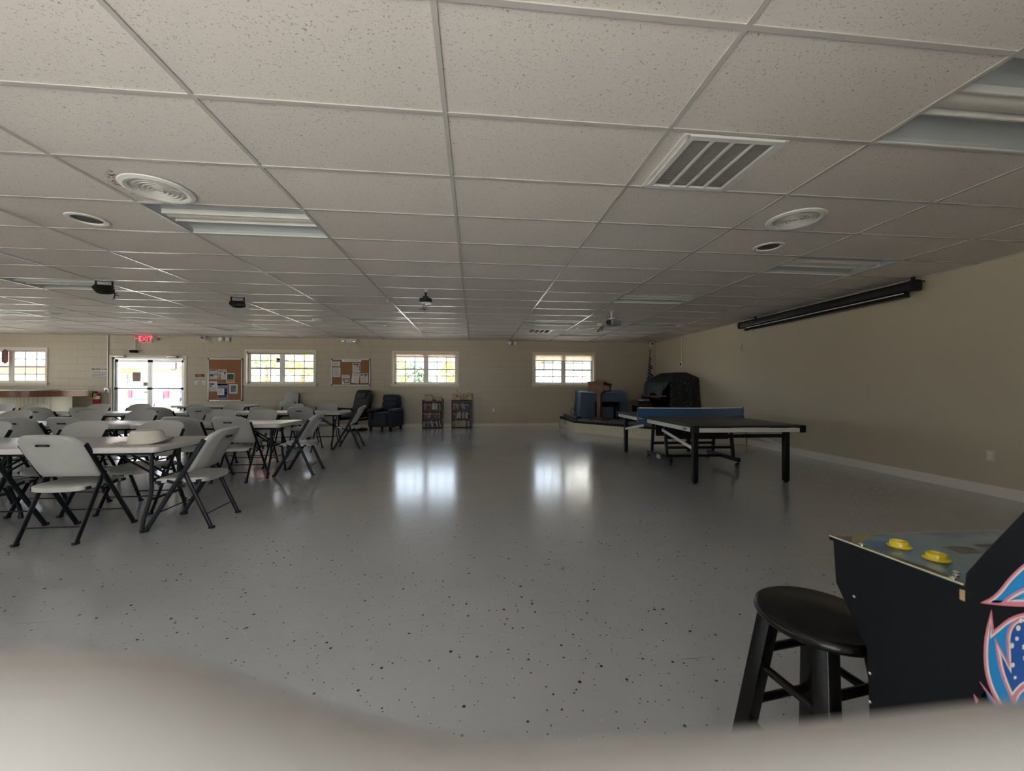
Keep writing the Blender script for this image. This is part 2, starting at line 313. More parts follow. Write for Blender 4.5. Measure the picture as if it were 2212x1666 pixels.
# ceiling: tiles, with the grid of bars as its part
FIX = [(-2,2), (2,-1), (3,3), (-5,6), (2,6), (3,10), (1,10), (2,13), (-2,10), (-1,13), (-5,13), (-8,10), (-5,-1), (-1,6), (-8,6)]
ce = struct('ceiling')
mb = MB()
c0, c1, r0, r1 = -12, 5, -8, 16
for c in range(c0, c1):
    for r in range(r0, r1):
        if (c, r) in FIX: continue
        xa, xb, ya, yb = max(GX+1.2192*c, LW), min(GX+1.2192*(c+1), RW), max(GY+.6096*r, BW), min(GY+.6096*(r+1), DW)
        if xb > xa and yb > ya: mb.add([(xa,ya,CEIL+.006),(xa,yb,CEIL+.006),(xb,yb,CEIL+.006),(xb,ya,CEIL+.006)], [(0,1,2,3)])
mb.build('ceiling_tiles', TILE, ce, smooth=False)
mb = MB(); mb.box(LW-.2, RW+.2, BW-.2, DW+.2, CEIL+.3, CEIL+.42); mb.build('roof_deck', DARK, ce, smooth=False)
mb = MB()
for c in range(c0, c1):
    x = GX+1.2192*c
    if LW < x < RW: mb.box(x-.012, x+.012, BW, DW, CEIL-.002, CEIL+.004)
for r in range(r0, r1+1):
    y = GY+.6096*r
    if BW < y < DW: mb.box(LW, RW, y-.012, y+.012, CEIL-.0015, CEIL+.0045)
mb.box(LW, RW, DW-.022, DW, CEIL-.004, CEIL+.003); mb.box(RW-.022, RW, BW, DW, CEIL-.004, CEIL+.003); mb.box(LW, LW+.022, BW, DW, CEIL-.004, CEIL+.003)
mb.build('ceiling_grid', GRID, ce, smooth=False)

# ---------------------------------------------------------------- windows, doors
def window(i, x0, x1, z0, z1, shade, wide):
    w = struct('window_%d' % i); y = DW
    mb = MB(); t = .055                                                       # casing round the opening
    mb.box(x0-t, x1+t, y-.016, y, z1, z1+t); mb.box(x0-t, x0, y-.016, y, z0, z1); mb.box(x1, x1+t, y-.016, y, z0, z1)
    mb.build('casing', TRIM, w, smooth=False)
    mb = MB(); mb.box(x0-t-.03, x1+t+.02, y-.05, y+.1, z0-.032, z0+.004); mb.box(x0-t, x1+t, y-.016, y, z0-.075, z0-.03); mb.build('sill', TRIM, w, smooth=False)
    ya, yb = y+.085, y+.135; f = .045; xm = (x0+x1)/2; mw = .048
    mb = MB(); mb.box(x0, x1, ya, yb, z1-f, z1); mb.box(x0, x1, ya, yb, z0, z0+f); mb.box(x0, x0+f, ya, yb, z0, z1); mb.box(x1-f, x1, ya, yb, z0, z1); mb.box(xm-mw, xm+mw, ya-.01, yb, z0, z1)
    mb.build('window_frame', VINYL, w, smooth=False)
    for a, b in ((x0+f, xm-mw), (xm+mw, x1-f)):
        mb = MB(); zm = (z0+z1)/2-.015; s = .022; yc = ya+.02
        mb.box(a, b, ya+.004, yb-.006, zm-.022, zm+.022)
        for zz in (z0+f+s/2, z1-f-s/2): mb.box(a, b, yc-.012, yc+.014, zz-s/2, zz+s/2)
        for xx in (a+s/2, b-s/2): mb.box(xx-s/2, xx+s/2, yc-.012, yc+.014, z0+f, z1-f)
        for k in (1, 2):
            xx = a+(b-a)*k/3; mb.box(xx-.012, xx+.012, yc-.006, yc+.008, z0+f, z1-f)
        for zz in ((z0+f+zm)/2, (zm+z1-f)/2): mb.box(a, b, yc-.006, yc+.008, zz-.012, zz+.012)
        mb.build('sash', VINYL, w, smooth=False)
        mb = MB(); mb.box(a, b, yc+.009, yc+.013, z0+f, z1-f); mb.build('pane', GLASS, w, smooth=False)
    # cellular shade hanging in the head of the opening
    return w
SH = [.035, .075, .125, .215]
m, t, b = nt('shade_cloth'); b.inputs['Base Color'].default_value = (.66,.56,.47,1); b.inputs['Roughness'].default_value = .8
tl = N(t, 'ShaderNodeBsdfTranslucent'); tl.inputs['Color'].default_value = (.72,.60,.48,1); mx = N(t, 'ShaderNodeMixShader'); mx.inputs[0].default_value = .55
L(t, b.outputs[0], mx.inputs[1]); L(t, tl.outputs[0], mx.inputs[2]); L(t, mx.outputs[0], t.nodes['Material Output'].inputs[0]); SHADE = m
RAILM = mat('shade_rail', (.45,.40,.36), .5)
names = ['rolled up almost fully over the window above the bar', 'raised high in the window beside the tall cork board', 'raised high in the window above the bookcases', 'hanging lowest, a pale band in the window behind the lectern']
for i, wn in enumerate(WIN):
    window(i+1, *wn, SH[i], True)
    x0, x1, z0, z1 = wn; s = SH[i]
    bl = thing('window_shade', 'cream pleated window shade ' + names[i], 'window shade', ((x0+x1)/2, DW+.05, z1-s), 0, 'pleated shades in the back wall windows')
    mb = MB(); w = (x1-x0)/2-.02
    mb.box(-w, w, -.018, .018, s-.022, s-.001); mb.build('headrail', WHITE, bl, smooth=False)
    mb = MB(); n = max(2, int(s/.02))
    for k in range(n):
        za, zb = .02+(s-.042)*k/n, .02+(s-.042)*(k+1)/n
        mb.add([(-w,0,za),(w,0,za),(w,-.008,(za+zb)/2),(-w,-.008,(za+zb)/2),(w,0,zb),(-w,0,zb)], [(0,1,2,3),(3,2,4,5)])
    mb.build('shade_fabric', SHADE, bl, smooth=False)
    mb = MB(); mb.box(-w, w, -.012, .012, -.004, .02); mb.build('bottom_rail', RAILM, bl, smooth=False)
# double glass entrance door
d = struct('door_1'); x0, x1, _, z1 = DOOR; y = DW
mb = MB(); mb.box(x0-.06, x0, y-.015, y, 0, z1+.06); mb.box(x1, x1+.06, y-.015, y, 0, z1+.06); mb.box(x0, x1, y-.015, y, z1, z1+.06); mb.build('casing', TRIM, d, smooth=False)
mb = MB(); mb.box(x0, x0+.05, y+.02, y+.14, 0, z1); mb.box(x1-.05, x1, y+.02, y+.14, 0, z1); mb.box(x0, x1, y+.02, y+.14, z1-.05, z1); mb.box(x0, x1, y, y+.16, -.02, .012); mb.build('door_frame', ALU, d, smooth=False)
xm = (x0+x1)/2
for a, b in ((x0+.052, xm-.004), (xm+.004, x1-.052)):
    mb = MB(); mb.box(a, a+.06, y+.05, y+.095, .02, z1-.055); mb.box(b-.06, b, y+.05, y+.095, .02, z1-.055); mb.box(a, b, y+.05, y+.095, z1-.125, z1-.055); mb.box(a, b, y+.05, y+.095, .02, .2)
    lf = mb.build('door_leaf', ALU, d, smooth=False)
    mb = MB(); mb.box(a+.06, b-.06, y+.07, y+.075, .2, z1-.125); mb.build('pane', GLASS, lf, smooth=False)
    mb = MB(); mb.tube([(a+.01, y+.01, 1.13), (b-.01, y+.01, 1.13)], .014); mb.box(a+.005, a+.035, y, y+.05, 1.1, 1.16); mb.box(b-.035, b-.005, y, y+.05, 1.1, 1.16); mb.build('push_bar', DKMET, lf)
for px0, px1, nm in ((250,274,'over the door leaf beside the fire extinguisher'), (365,387,'over the door leaf beside the light switches')):
    xa, _ = wp(px0, 770); xb, _ = wp(px1, 770)
    t = thing('door_closer', 'grey metal door closer arm box ' + nm, 'door closer', ((xa+xb)/2, DW-.02, 2.0), 0, 'door closers on the entrance')
    mb = MB(); mb.cbox((0,-.035,.02), (xb-xa,.07,.055)); mb.build('closer_body', STEEL, t, bevel=.008)
    mb = MB(); mb.bar((.05,-.05,-.012), (-.02,-.16,-.015), .025, .008); mb.bar((-.02,-.16,-.015), (.1,.03,-.02), .025, .008); mb.build('closer_arm', STEEL, t)
# glazed opening and windows added behind and beside the camera to light the room
d = struct('added_glass_door'); x0, x1, _, z1 = RDOOR_ADDED
mb = MB()
for a, b in ((x0, x0+.06), *[(x0+(x1-x0)*k/4-.04, x0+(x1-x0)*k/4+.04) for k in (1,2,3)], (x1-.06, x1)): mb.box(a, b, BW-.14, BW-.06, 0, z1)
mb.box(x0, x1, BW-.14, BW-.06, z1-.06, z1); mb.box(x0, x1, BW-.14, BW-.06, 0, .12); mb.build('door_frame', ALU, d, smooth=False)
mb = MB(); mb.box(x0+.06, x1-.06, BW-.105, BW-.1, .12, z1-.06); mb.build('pane', GLASS, d, smooth=False)
for k, h in enumerate(RWIN_ADDED):
    w = struct('window_%d' % (5+k)); mb = MB()
    for a, b, c, e in ((h[0],h[0]+.05,h[2],h[3]), (h[1]-.05,h[1],h[2],h[3]), (h[0],h[1],h[3]-.05,h[3]), (h[0],h[1],h[2],h[2]+.05), ((h[0]+h[1])/2-.04,(h[0]+h[1])/2+.04,h[2],h[3])): mb.box(a, b, BW-.14, BW-.08, c, e)
    mb.build('window_frame', VINYL, w, smooth=False); mb = MB(); mb.box(h[0], h[1], BW-.112, BW-.108, h[2], h[3]); mb.build('pane', GLASS, w, smooth=False)
for k, h in enumerate(LWIN_ADDED):
    w = struct('window_%d' % (6+k)); mb = MB()
    for a, b, c, e in ((h[0],h[0]+.05,h[2],h[3]), (h[1]-.05,h[1],h[2],h[3]), (h[0],h[1],h[3]-.05,h[3]), (h[0],h[1],h[2],h[2]+.05), ((h[0]+h[1])/2-.04,(h[0]+h[1])/2+.04,h[2],h[3])): mb.box(LW-.14, LW-.08, a, b, c, e)
    mb.build('window_frame', VINYL, w, smooth=False); mb = MB(); mb.box(LW-.112, LW-.108, h[0], h[1], h[2], h[3]); mb.build('pane', GLASS, w, smooth=False)

# ---------------------------------------------------------------- ceiling fixtures
FXL = {(-2,2):'recessed fluorescent ceiling light next to the rust-stained air vent', (2,-1):'recessed fluorescent ceiling light nearest the camera, beyond the square grille', (3,3):'recessed fluorescent ceiling light between the small speaker and the projection screen', (-5,6):'recessed fluorescent ceiling light behind the black floodlight with dangling cable', (2,6):'recessed fluorescent ceiling light just behind the projector', (3,10):'recessed fluorescent ceiling light above the lectern, closest to the screen end', (1,10):'recessed fluorescent ceiling light between projector and small square grille', (2,13):'recessed fluorescent ceiling light above the window behind the lectern', (-2,10):'recessed fluorescent ceiling light over the far tables beside a round vent', (-1,13):'recessed fluorescent ceiling light above the bookcases by the back wall', (-5,13):'recessed fluorescent ceiling light above the tall cork board by the back wall', (-8,10):'recessed fluorescent ceiling light over the bar, cut by the picture edge'}
proto = None
for c, r in FIX:
    if (c, r) not in FXL: lab = None
    lab = FXL.get((c, r))
    if lab is None:
        # keep the tile field closed where no fixture shows
        mb = MB(); xa, ya = GX+1.2192*c, GY+.6096*r; mb.add([(xa,ya,CEIL+.006),(xa,ya+.6096,CEIL+.006),(xa+1.2192,ya+.6096,CEIL+.006),(xa+1.2192,ya,CEIL+.006)], [(0,1,2,3)]); mb.build('ceiling_tiles', TILE, ce, smooth=False); continue
    loc = (GX+1.2192*c+.6096, GY+.6096*r+.3048, CEIL+.005)
    if proto is None:
        proto = thing('ceiling_light', lab, 'ceiling light', loc, 0, 'recessed fluorescent fixtures in the ceiling')
        a, b = .597, .292
        mb = MB(); h = .085
        prof = [(-b,0),(-b+.005,.03),(-.19,h),(-.12,h),(-.075,.05)]          # coved reflector halves either side of the middle lens
        for s in (1,-1):
            for k in range(len(prof)-1):
                (y0_,z0_),(y1_,z1_) = prof[k], prof[k+1]; mb.add([(-a,s*y0_,z0_),(a,s*y0_,z0_),(a,s*y1_,z1_),(-a,s*y1_,z1_)], [(0,1,2,3)])
        for s in (1,-1): mb.add([(s*a,-b,0),(s*a,b,0),(s*a,b,h+.01),(s*a,-b,h+.01)], [(0,1,2,3)])
        mb.add([(-a,-b,h+.012),(a,-b,h+.012),(a,b,h+.012),(-a,b,h+.012)], [(0,1,2,3)])
        mb.build('reflector', REFL, proto)
        mb = MB(); mb.grid(3, 7, lambda u, v: ((u-.5)*2*a, (v-.5)*.15, .012+.04*(2*v-1)**2)); mb.build('lens', LENS, proto)
        mb = MB(); mb.box(-a, a, -.082, -.072, .012, .052); mb.box(-a, a, .072, .082, .012, .052); mb.box(-a,a,-b-.004,-b+.006,-.004,.004); mb.box(-a,a,b-.006,b+.004,-.004,.004); mb.build('lens_trim', WHITE, proto)
    else: dup(proto, lab, loc)
# round air diffusers
VL = [((-2.266,3.03),'round white air vent with rust stain, beside the nearest fluorescent light'), ((2.687,3.02),'round white air vent beyond the square grille, towards the screen'), ((-7.14,9.06),'small-looking round air vent above the far tables near the entrance'), ((-2.22,9.13),'round air vent above the dark recliners'), ((2.63,9.0),'round air vent above the stage, past the projector')]
vp = None
for (x, y), lab in VL:
    if vp is None:
        vp = thing('air_vent', lab, 'air vent', (x,y,CEIL), 0, 'round ceiling air diffusers')
        mb = MB(); mb.lathe([(.215,0),(.212,-.008),(.185,-.018),(.165,-.012),(.158,.004),(.16,.05),(0,.05)], 40, cap=False); mb.build('vent_ring', WHITE, vp)
        mb = MB(); mb.lathe([(.1585,.002),(.157,.046),(0,.046)], 32, cap=False); mb.build('vent_throat', DARK, vp)
        mb = MB()
        for r in (.135,.108,.081,.054,.03): mb.lathe([(r,-.012),(r+.005,-.012),(r+.003,-.004),(r-.002,-.004),(r,-.012)], 36)
        mb.bar((-.155,0,-.004),(.155,0,-.004),.005,.006); mb.build('vent_louvre', WHITE, vp)
    else: dup(vp, lab, (x, y, CEIL))
# dust and rust stain around the near diffuser
sp_ = thing('rust_stain', 'brown flaky rust stain on the ceiling beside the nearest round vent', 'stain', (-2.42,2.9,CEIL))
mb = MB(); rnd = random.Random(3)
for k in range(46):
    a = rnd.uniform(PI*.55, PI*1.35); rr = .222+abs(rnd.gauss(0,.022)); px, py = math.cos(a)*rr+.155, math.sin(a)*rr+.13
    an = rnd.uniform(0, PI); l = rnd.uniform(.008,.03); w = rnd.uniform(.002,.005)
    mb.cbox((0,0,0), (l,w,.0012), Matrix.Translation((px,py,.003)) @ Matrix.Rotation(an,4,'Z'))
mb.build('flakes', mat('rust_brown', (.22,.13,.06), .9), sp_)
# ceiling speakers
vp = None
for (x, y), lab in [((-3.27,3.63),'round recessed ceiling speaker with dark mesh, past the rust-stained vent'), ((2.941,3.633),'round recessed ceiling speaker beside the light near the screen'), ((-8.13,8.43),'distant round recessed ceiling speaker above the bar side tables')]:
    if vp is None:
        vp = thing('ceiling_speaker', lab, 'speaker', (x,y,CEIL), 0, 'round ceiling speakers')
        mb = MB(); mb.lathe([(.135,0),(.132,-.008),(.104,-.01),(.1,.004)], 36, cap=False); mb.lathe([(.1,.02),(0,.02)], 36, cap=False); mb.build('speaker_ring', WHITE, vp)
        mb = MB(); mb.lathe([(.1,.002),(.06,-.003),(0,-.004)], 32); mb.build('speaker_mesh', mat('speaker_mesh', (.03,.03,.033), .5, 0, .2, 200, .6, 500), vp)
    else: dup(vp, lab, (x, y, CEIL))
vp = None
for (x, y), lab in [((-3.28,8.52),'white domed smoke detector on the ceiling above the far tables'), ((2.834,8.43),'white domed smoke detector on the ceiling near the projector')]:
    if vp is None:
        mb = MB(); mb.lathe([(.1,.004),(.1,-.015),(.085,-.03),(.04,-.038),(0,-.04)], 28); vp = tag(mb.build('smoke_detector', WHITE), lab, 'smoke detector', 'ceiling smoke detectors'); vp.location = (x,y,CEIL)
    else: dup(vp, lab, (x, y, CEIL))
# square return air grilles
vp = None
for x, y, lab in [(1.487,2.347,'large square return air grille with four dusty panels in the near ceiling'), (1.63,GY+.6096*12+.31,'distant square return air grille in the ceiling before the back wall')]:
    if vp is None:
        vp = thing('return_grille', lab, 'air grille', (x,y,CEIL), 0, 'square return air grilles'); a = .285
        mb = MB()
        for q in ((-a,a,-a,-a+.035),(-a,a,a-.035,a),(-a,-a+.035,-a,a),(a-.035,a,-a,a)): mb.box(*q, -.012, .004)
        for k in (-1,0,1): mb.box(k*.125-.008, k*.125+.008, -a, a, -.010, .004)
        mb.box(-a-.03,-a,-a,a,-.004,.004); mb.box(a,a+.03,-a,a,-.004,.004); mb.build('grille_frame', WHITE, vp, smooth=False)
        mb = MB()
        for k in range(26):
            yy = -a+.035+(2*a-.07)*k/26; mb.add([(-a+.03,yy,-.006),(a-.03,yy,-.006),(a-.03,yy+.018,.006),(-a+.03,yy+.018,.006)], [(0,1,2,3)])
        mb.add([(-a,-a,.0055),(a,-a,.0055),(a,a,.0055),(-a,a,.0055)], [(0,1,2,3)]); mb.build('grille_fins', GRILL, vp, smooth=False)
    else: dup(vp, lab, (x, y, CEIL))
# hook wires hanging from the grid
hk = None
for (x, y), lab in [((-3.81,5.09),'near the nearest black floodlight'), ((-5.03,5.70),'between the black floodlights'), ((-1.37,6.31),'beside the hanging round light'), ((-6.25,9.35),'in front of the entrance door'), ((4.72,9.3),'above the covered organ'), ((-.15,8.1),'on the centre grid line towards the bookcases')]:
    mbp = [V(0,0,0), V(.004,0,-.03), V(.012,0,-.05), V(.004,0,-.065), V(-.008,0,-.055)]
    if hk is None:
        hk = tag(MB().tube(mbp, .003, 6).build('ceiling_hook', STEEL), 'tiny wire hook clipped to the ceiling grid ' + lab, 'hook', 'wire hooks on the ceiling grid'); hk.location = (x, y, CEIL)
    else: dup(hk, 'tiny wire hook clipped to the ceiling grid ' + lab, (x, y, CEIL))

# ---------------------------------------------------------------- hanging devices
# round disco light
t = thing('hanging_light', 'black round flat stage light hanging on a short rod, loose cord below', 'light', (-.70,5.74,CEIL))
mb = MB(); mb.lathe([(.03,0),(.03,-.01),(.008,-.014)], 16); mb.tube([(0,0,-.01),(0,0,-.05)], .009); mb.build('mount', WHITE, t)
mb = MB(); mb.tube([(0,0,-.045),(0,0,-.11)], .014); mb.lathe([(.018,-.045),(.018,-.058),(.012,-.06)], 16); mb.cbox((0,0,-.115), (.075,.06,.03)); mb.build('yoke', BLKP, t)
mb = MB(); mb.lathe([(.0,-.127),(.07,-.13),(.09,-.137),(.09,-.195),(.084,-.195),(.084,-.19),(0,-.19)], 32); mb.build('lamp_body', BLKP, t)
mb = MB(); mb.lathe([(.09,-.195),(.092,-.2),(.08,-.203),(.078,-.194)], 32)
for k in range(8): mb.lathe([(.016,-.19),(.014,-.199),(0,-.2)], 10, (math.cos(k*PI/4)*.05, math.sin(k*PI/4)*.05, 0))
mb.build('lamp_face', ALU, t)
mb = MB(); q = [(-.02,0,-.2),(-.03,.01,-.24),(-.05,0,-.27),(-.085,.01,-.30),(-.06,.02,-.32),(-.035,.0,-.275),(.0,.0,-.30),(.03,.01,-.295),(.0,-.01,-.262),(-.04,0,-.265),(-.07,0,-.285),(-.1,0,-.287)]
mb.tube(q, .0035, 6); mb.cbox((-.02,0,-.29), (.03,.015,.018)); mb.build('power_cord', BLKP, t)
# flood lights
def flood(x, y, rz, tilt, label, cord):
    t = thing('flood_light', label, 'light', (x, y, CEIL), rz, 'black flat floodlights hung from the ceiling')
    mb = MB(); w = .088
    mb.bar((-w,0,-.005),(w,0,-.005),.03,.006); mb.build('ceiling_plate', WHITE, t)
    mb = MB(); mb.bar((-w,0,-.008),(-w,0,-.12),.02,.008,(0,1,0)); mb.bar((w,0,-.008),(w,0,-.12),.02,.008,(0,1,0)); mb.bar((-w,0,-.01),(w,0,-.01),.02,.008); mb.build('yoke', BLKP, t)
    M = Matrix.Translation((0,0,-.10)) @ Matrix.Rotation(tilt,4,'X') @ Matrix.Scale(.64,4)
    mb = MB(); poly = [(-.165,-.055),(-.14,-.09),(-.06,-.115),(.06,-.115),(.14,-.09),(.165,-.055),(.14,.03),(-.14,.03)]
    mb.prism(poly, lambda u, v, w_: M @ V(u, w_, v), -.075, .075); mb.build('lamp_housing', BLKP, t, bevel=.01)
    mb = MB(); mb.cbox((0,.05,.04), (.09,.06,.03), M); mb.build('fin_block', BLKP, t)
    if cord:
        mb = MB(); q = [(.095,0,-.14),(.115,0,-.17),(.11,0,-.21),(.10,0,-.245)]; mb.tube(q, .007, 6); mb.tube([(.112,0,-.18),(.14,0,-.155)], .005, 6); mb.tube([(.112,0,-.18),(.155,0,-.195)], .005, 6); mb.build('cable_bundle', BLKP, t)
    return t
flood(-4.93, 5.71, R(12), R(-28), 'black flat floodlight on a bracket with dangling tied cable, above the tables', True)
flood(-3.70, 6.50, R(8), R(-12), 'black flat floodlight on a bracket, without dangling cable', False)
# projector
PRJ = mat('projector_grey', (.28,.30,.32), .35)
t = thing('projector', 'grey ceiling projector with loose black cables, in front of the screen wall', 'projector', (2.52,6.95,CEIL), R(-68))
mb = MB(); mb.lathe([(.06,0),(.06,-.012),(.02,-.016),(.018,-.1)], 18); mb.tube([(0,0,-.09),(0,.0,-.15)], .02); mb.bar((-.07,0,-.15),(.07,0,-.15),.04,.02); mb.build('mount', WHITE, t)
mb = MB(); mb.cbox((0,0,-.235), (.29,.22,.09)); mb.build('projector_body', PRJ, t, bevel=.02, seg=3)
mb = MB(); mb.cbox((-.148,-.0,-.23), (.01,.19,.06)); mb.build('connector_panel', DARK, t)
mb = MB(); mb.lathe([(.045,.0),(.045,.03),(.036,.035),(.03,.02),(0,.015)], 20, (.06,-.11,-.235), Matrix.Rotation(PI/2,4,'X')); mb.build('lens', BLKP, t)
mb = MB(); mb.tube([(-.12,.02,-.19),(-.16,.06,-.15),(-.13,.1,-.05),(-.12,.1,0)], .005, 6); mb.tube([(-.15,-.05,-.25),(-.23,-.1,-.31),(-.24,-.14,-.37),(-.2,-.15,-.38),(-.16,-.12,-.33),(-.14,-.1,-.27)], .006, 6); mb.tube([(-.15,.05,-.24),(-.25,.07,-.23),(-.29,.03,-.29),(-.26,.0,-.36)], .008, 6); mb.tube([(-.02,.16,0),(-.03,.17,-.12),(-.1,.15,-.24),(-.15,.1,-.25)], .003, 6); mb.build('cables', BLKP, t)
mb = MB(); mb.cbox((-.135,.1,-.12), (.045,.004,.02)); mb.build('cable_tag', mat('yellow_tag', (.5,.35,.03), .5), t)

# ---------------------------------------------------------------- projection screen on the right wall
t = thing('projection_screen', 'long black rolled-up projection screen case under the ceiling on the side wall', 'projection screen', (5.57,0,2.49))
mb = MB(); hexp = [(-.055,-.06),(.045,-.06),(.06,-.03),(.06,.05),(.03,.065),(-.04,.065),(-.065,.04),(-.065,-.03)]
mb.prism(hexp, lambda u, v, w: V(u, w, v), 4.44, 7.60); mb.build('screen_case', BLK, t, bevel=.006)
for ya, yb in ((4.38, 4.44), (7.60, 7.66)): mb = MB(); mb.prism([(u*1.12, v*1.12) for u, v in hexp], lambda u, v, w: V(u, w, v), ya, yb); mb.build('end_cap', BLKP, t, bevel=.008)
mb = MB(); mb.box(-.03,.03,4.5,7.5,-.105,-.062); mb.prism([(-.03,-.105),(.03,-.105),(.045,-.125),(-.045,-.125)], lambda u, v, w: V(u, w, v), 4.5, 7.5); mb.build('weight_bar', BLK, t, smooth=False)
mb = MB(); mb.box(-.034,-.03,4.52,7.46,-.082,-.070); mb.build('white_strip', WHITE, t, smooth=False)
for yy in (4.42, 7.2): mb = MB(); mb.bar((-.02,yy,.06),(-.02,yy,.112),.03,.03,(0,1,0)); mb.bar((0,yy,.06),(.136,yy,.06),.03,.012); mb.build('bracket', BLKP, t)
mb = MB(); mb.tube([(0,7.36+.03*math.sin(a), -.15+.03*math.cos(a)) for a in [k*PI/7 for k in range(15)]], .004, 6); mb.build('pull_loop', WHITE, t)

# ---------------------------------------------------------------- folding chair
def chair():
    t = thing('folding_chair', '', 'chair', (0,0,0), 0, 'white plastic folding chairs around the tables')
    yl = lambda z: .241-.426*z/.737                                          # line of the long side tubes
    def W(v): return .205+.02*min(1, v/.5) if v < .55 else .225*max(1e-3, (1-max(0,(v-.55)/.45)**3.4))**(1/3.4)
    zs = lambda v: .492+.338*v
    def fr(u, v):
        v = 1-(1-v)**1.45; s = 2*u-1; x = W(v)*s; z = zs(v)-.012*(s*s)*(1-v)
        return V(x, yl(z)-.052*(1-(x/.225)**2)+.004, z)
    def th(u, v):
        s = 2*u-1; vv = 1-(1-v)**1.45
        rec = .007 if (abs(s) < .36 and .22 < vv < .83) else 0
        e = 1 if (.02 < u < .98 and .02 < v < .98) else .55
        return V(0, -(.026*e-rec)*.87, (.026*e-rec)*-.5)
    mb = MB(); mb.slab(27, 17, fr, th); bk = mb.build('backrest', WPLAS, t, ang=1.0)
    zc = .745; yc = yl(zc)-.052-.0245
    mb = MB(); Mx = Matrix.Translation((0,yc,zc)) @ Matrix.Rotation(R(30),4,'X'); mb.cbox((0,0,0), (.088,.008,.016), Mx); bd = mb.build('handle_slot', BLKP, bk)
    mb = MB(); mb.text('LIFETIME', .0125, Mx @ face_front((0,-.0045,0)), 0, .0004); mb.build('slot_lettering', mat('slot_grey', (.25,.25,.26), .5), bk, smooth=False)
    # seat
    def sf(u, v):
        a = 2*u-1; c = 2*v-1; k = (abs(a)**5+abs(c)**5)**.2; m_ = max(abs(a), abs(c)); f = m_/k if k > 1e-6 else 1
        a, c = a*f, c*f; e = m_
        z = .437-.014*(1-(a*a))*(1-.3*c*c) - (.012*max(0,(e-.86)/.14)**2)
        if c > .5: z -= .015*((c-.5)/.5)**2
        return V(a*.2, .015+c*.205, z)
    def sth(u, v): return V(0,0,-.034)
    mb = MB(); mb.slab(17, 17, sf, sth); mb.build('seat', WPLAS, t, ang=1.0)
    for s in (-1, 1):
        xo = s*.224; xi = s*.203
        mb = MB(); mb.tube([(xo,.241,.0),(xo,yl(.2),.2),(xo,yl(.5),.5),(xo,yl(.745),.745)], .019, 10, r2=.010, side=(0,1,.3)); mb.cbox((xo,.239,.012), (.023,.040,.02)); mb.build('leg', DKMET, t, ang=.9)
        mb = MB(); mb.tube([(xi,-.241,0),(xi,-.05,.43),(xi,-.03,.50)], .018, 10, r2=.010, side=(0,1,-.3)); mb.cbox((xi,-.239,.012), (.023,.040,.02)); mb.build('leg', DKMET, t, ang=.9)
        mb = MB(); mb.bar((s*.19,-.15,.40),(s*.19,.19,.395),.012,.022); mb.bar((s*.212,-.04,.36),(s*.212,.09,.41),.008,.02); mb.build('seat_rail', DKMET, t)
    mb = MB(); mb.tube([(-.203,-.189,.118),(.203,-.189,.118)], .006, 8); mb.build('stretcher', DKMET, t)
    mb = MB(); mb.tube([(-.224,yl(.15),.15),(.224,yl(.15),.15)], .006, 8); mb.build('stretcher', DKMET, t)
    mb = MB(); mb.tube([(-.21,yl(.42)-.012,.395),(.21,yl(.42)-.012,.395)], .008, 8); mb.build('seat_crossbar', DKMET, t)
    return t
ch0 = chair(); used = [False]
def put(x, y, deg, label):
    rz = R(deg)
    if not used[0]:
        used[0] = True; ch0.location = (x,y,0); ch0.rotation_euler = (0,0,rz); ch0['label'] = label; return ch0
    return dup(ch0, label, (x,y,0), rz)
put(-3.163, 3.457, 0, 'white folding chair, back to the camera, tucked at the nearest table by the hat')
put(-3.85, 3.45, 0, 'white folding chair at the near side of nearest table row, cut by the picture edge')
put(-2.43, 3.68, 93, 'white folding chair at the aisle end of the nearest table, side on')
for k, x in enumerate((-3.21,-3.93,-4.81)): put(x, 4.15, 180+(2,-3,3)[k], 'white folding chair facing the camera across the nearest table row, %s from the aisle' % ORD[k])
for k, (x, y) in enumerate(((-2.99,5.33),(-3.57,5.33),(-4.81,5.33),(-5.36,5.34))): put(x, y, (0,1,-2,1)[k], 'white folding chair, back to the camera, at the middle table row, %s from the aisle' % ORD[k])
put(-2.39, 5.65, 92, 'white folding chair at the aisle end of the middle table row, side on')
for k, x in enumerate((-3.26,-3.86,-5.01,-5.72,-6.70)): put(x, 6.2, 180+(0,2,-2,1,0)[k], 'white folding chair facing the camera across the middle table row, %s from the aisle' % ORD[k])
for k, x in enumerate((-3.15,-3.80,-4.85,-5.54,-6.75,-7.44)): put(x, 7.65, (0,-2,1,0,2,0)[k], 'white folding chair, back to the camera, at the far table row, %s from the aisle' % ORD[k])
put(-2.41, 7.85, 94, 'white folding chair at the aisle end of the far table row, side on')
for k, x in enumerate((-3.14,-3.85,-5.04,-5.75,-6.88,-7.64,-8.83,-9.39)): put(x, 8.55, 180+(1,-2,0,2,-1,0,1,0)[k], 'white folding chair facing the camera across the far table row, %s from the aisle' % ORD[k])
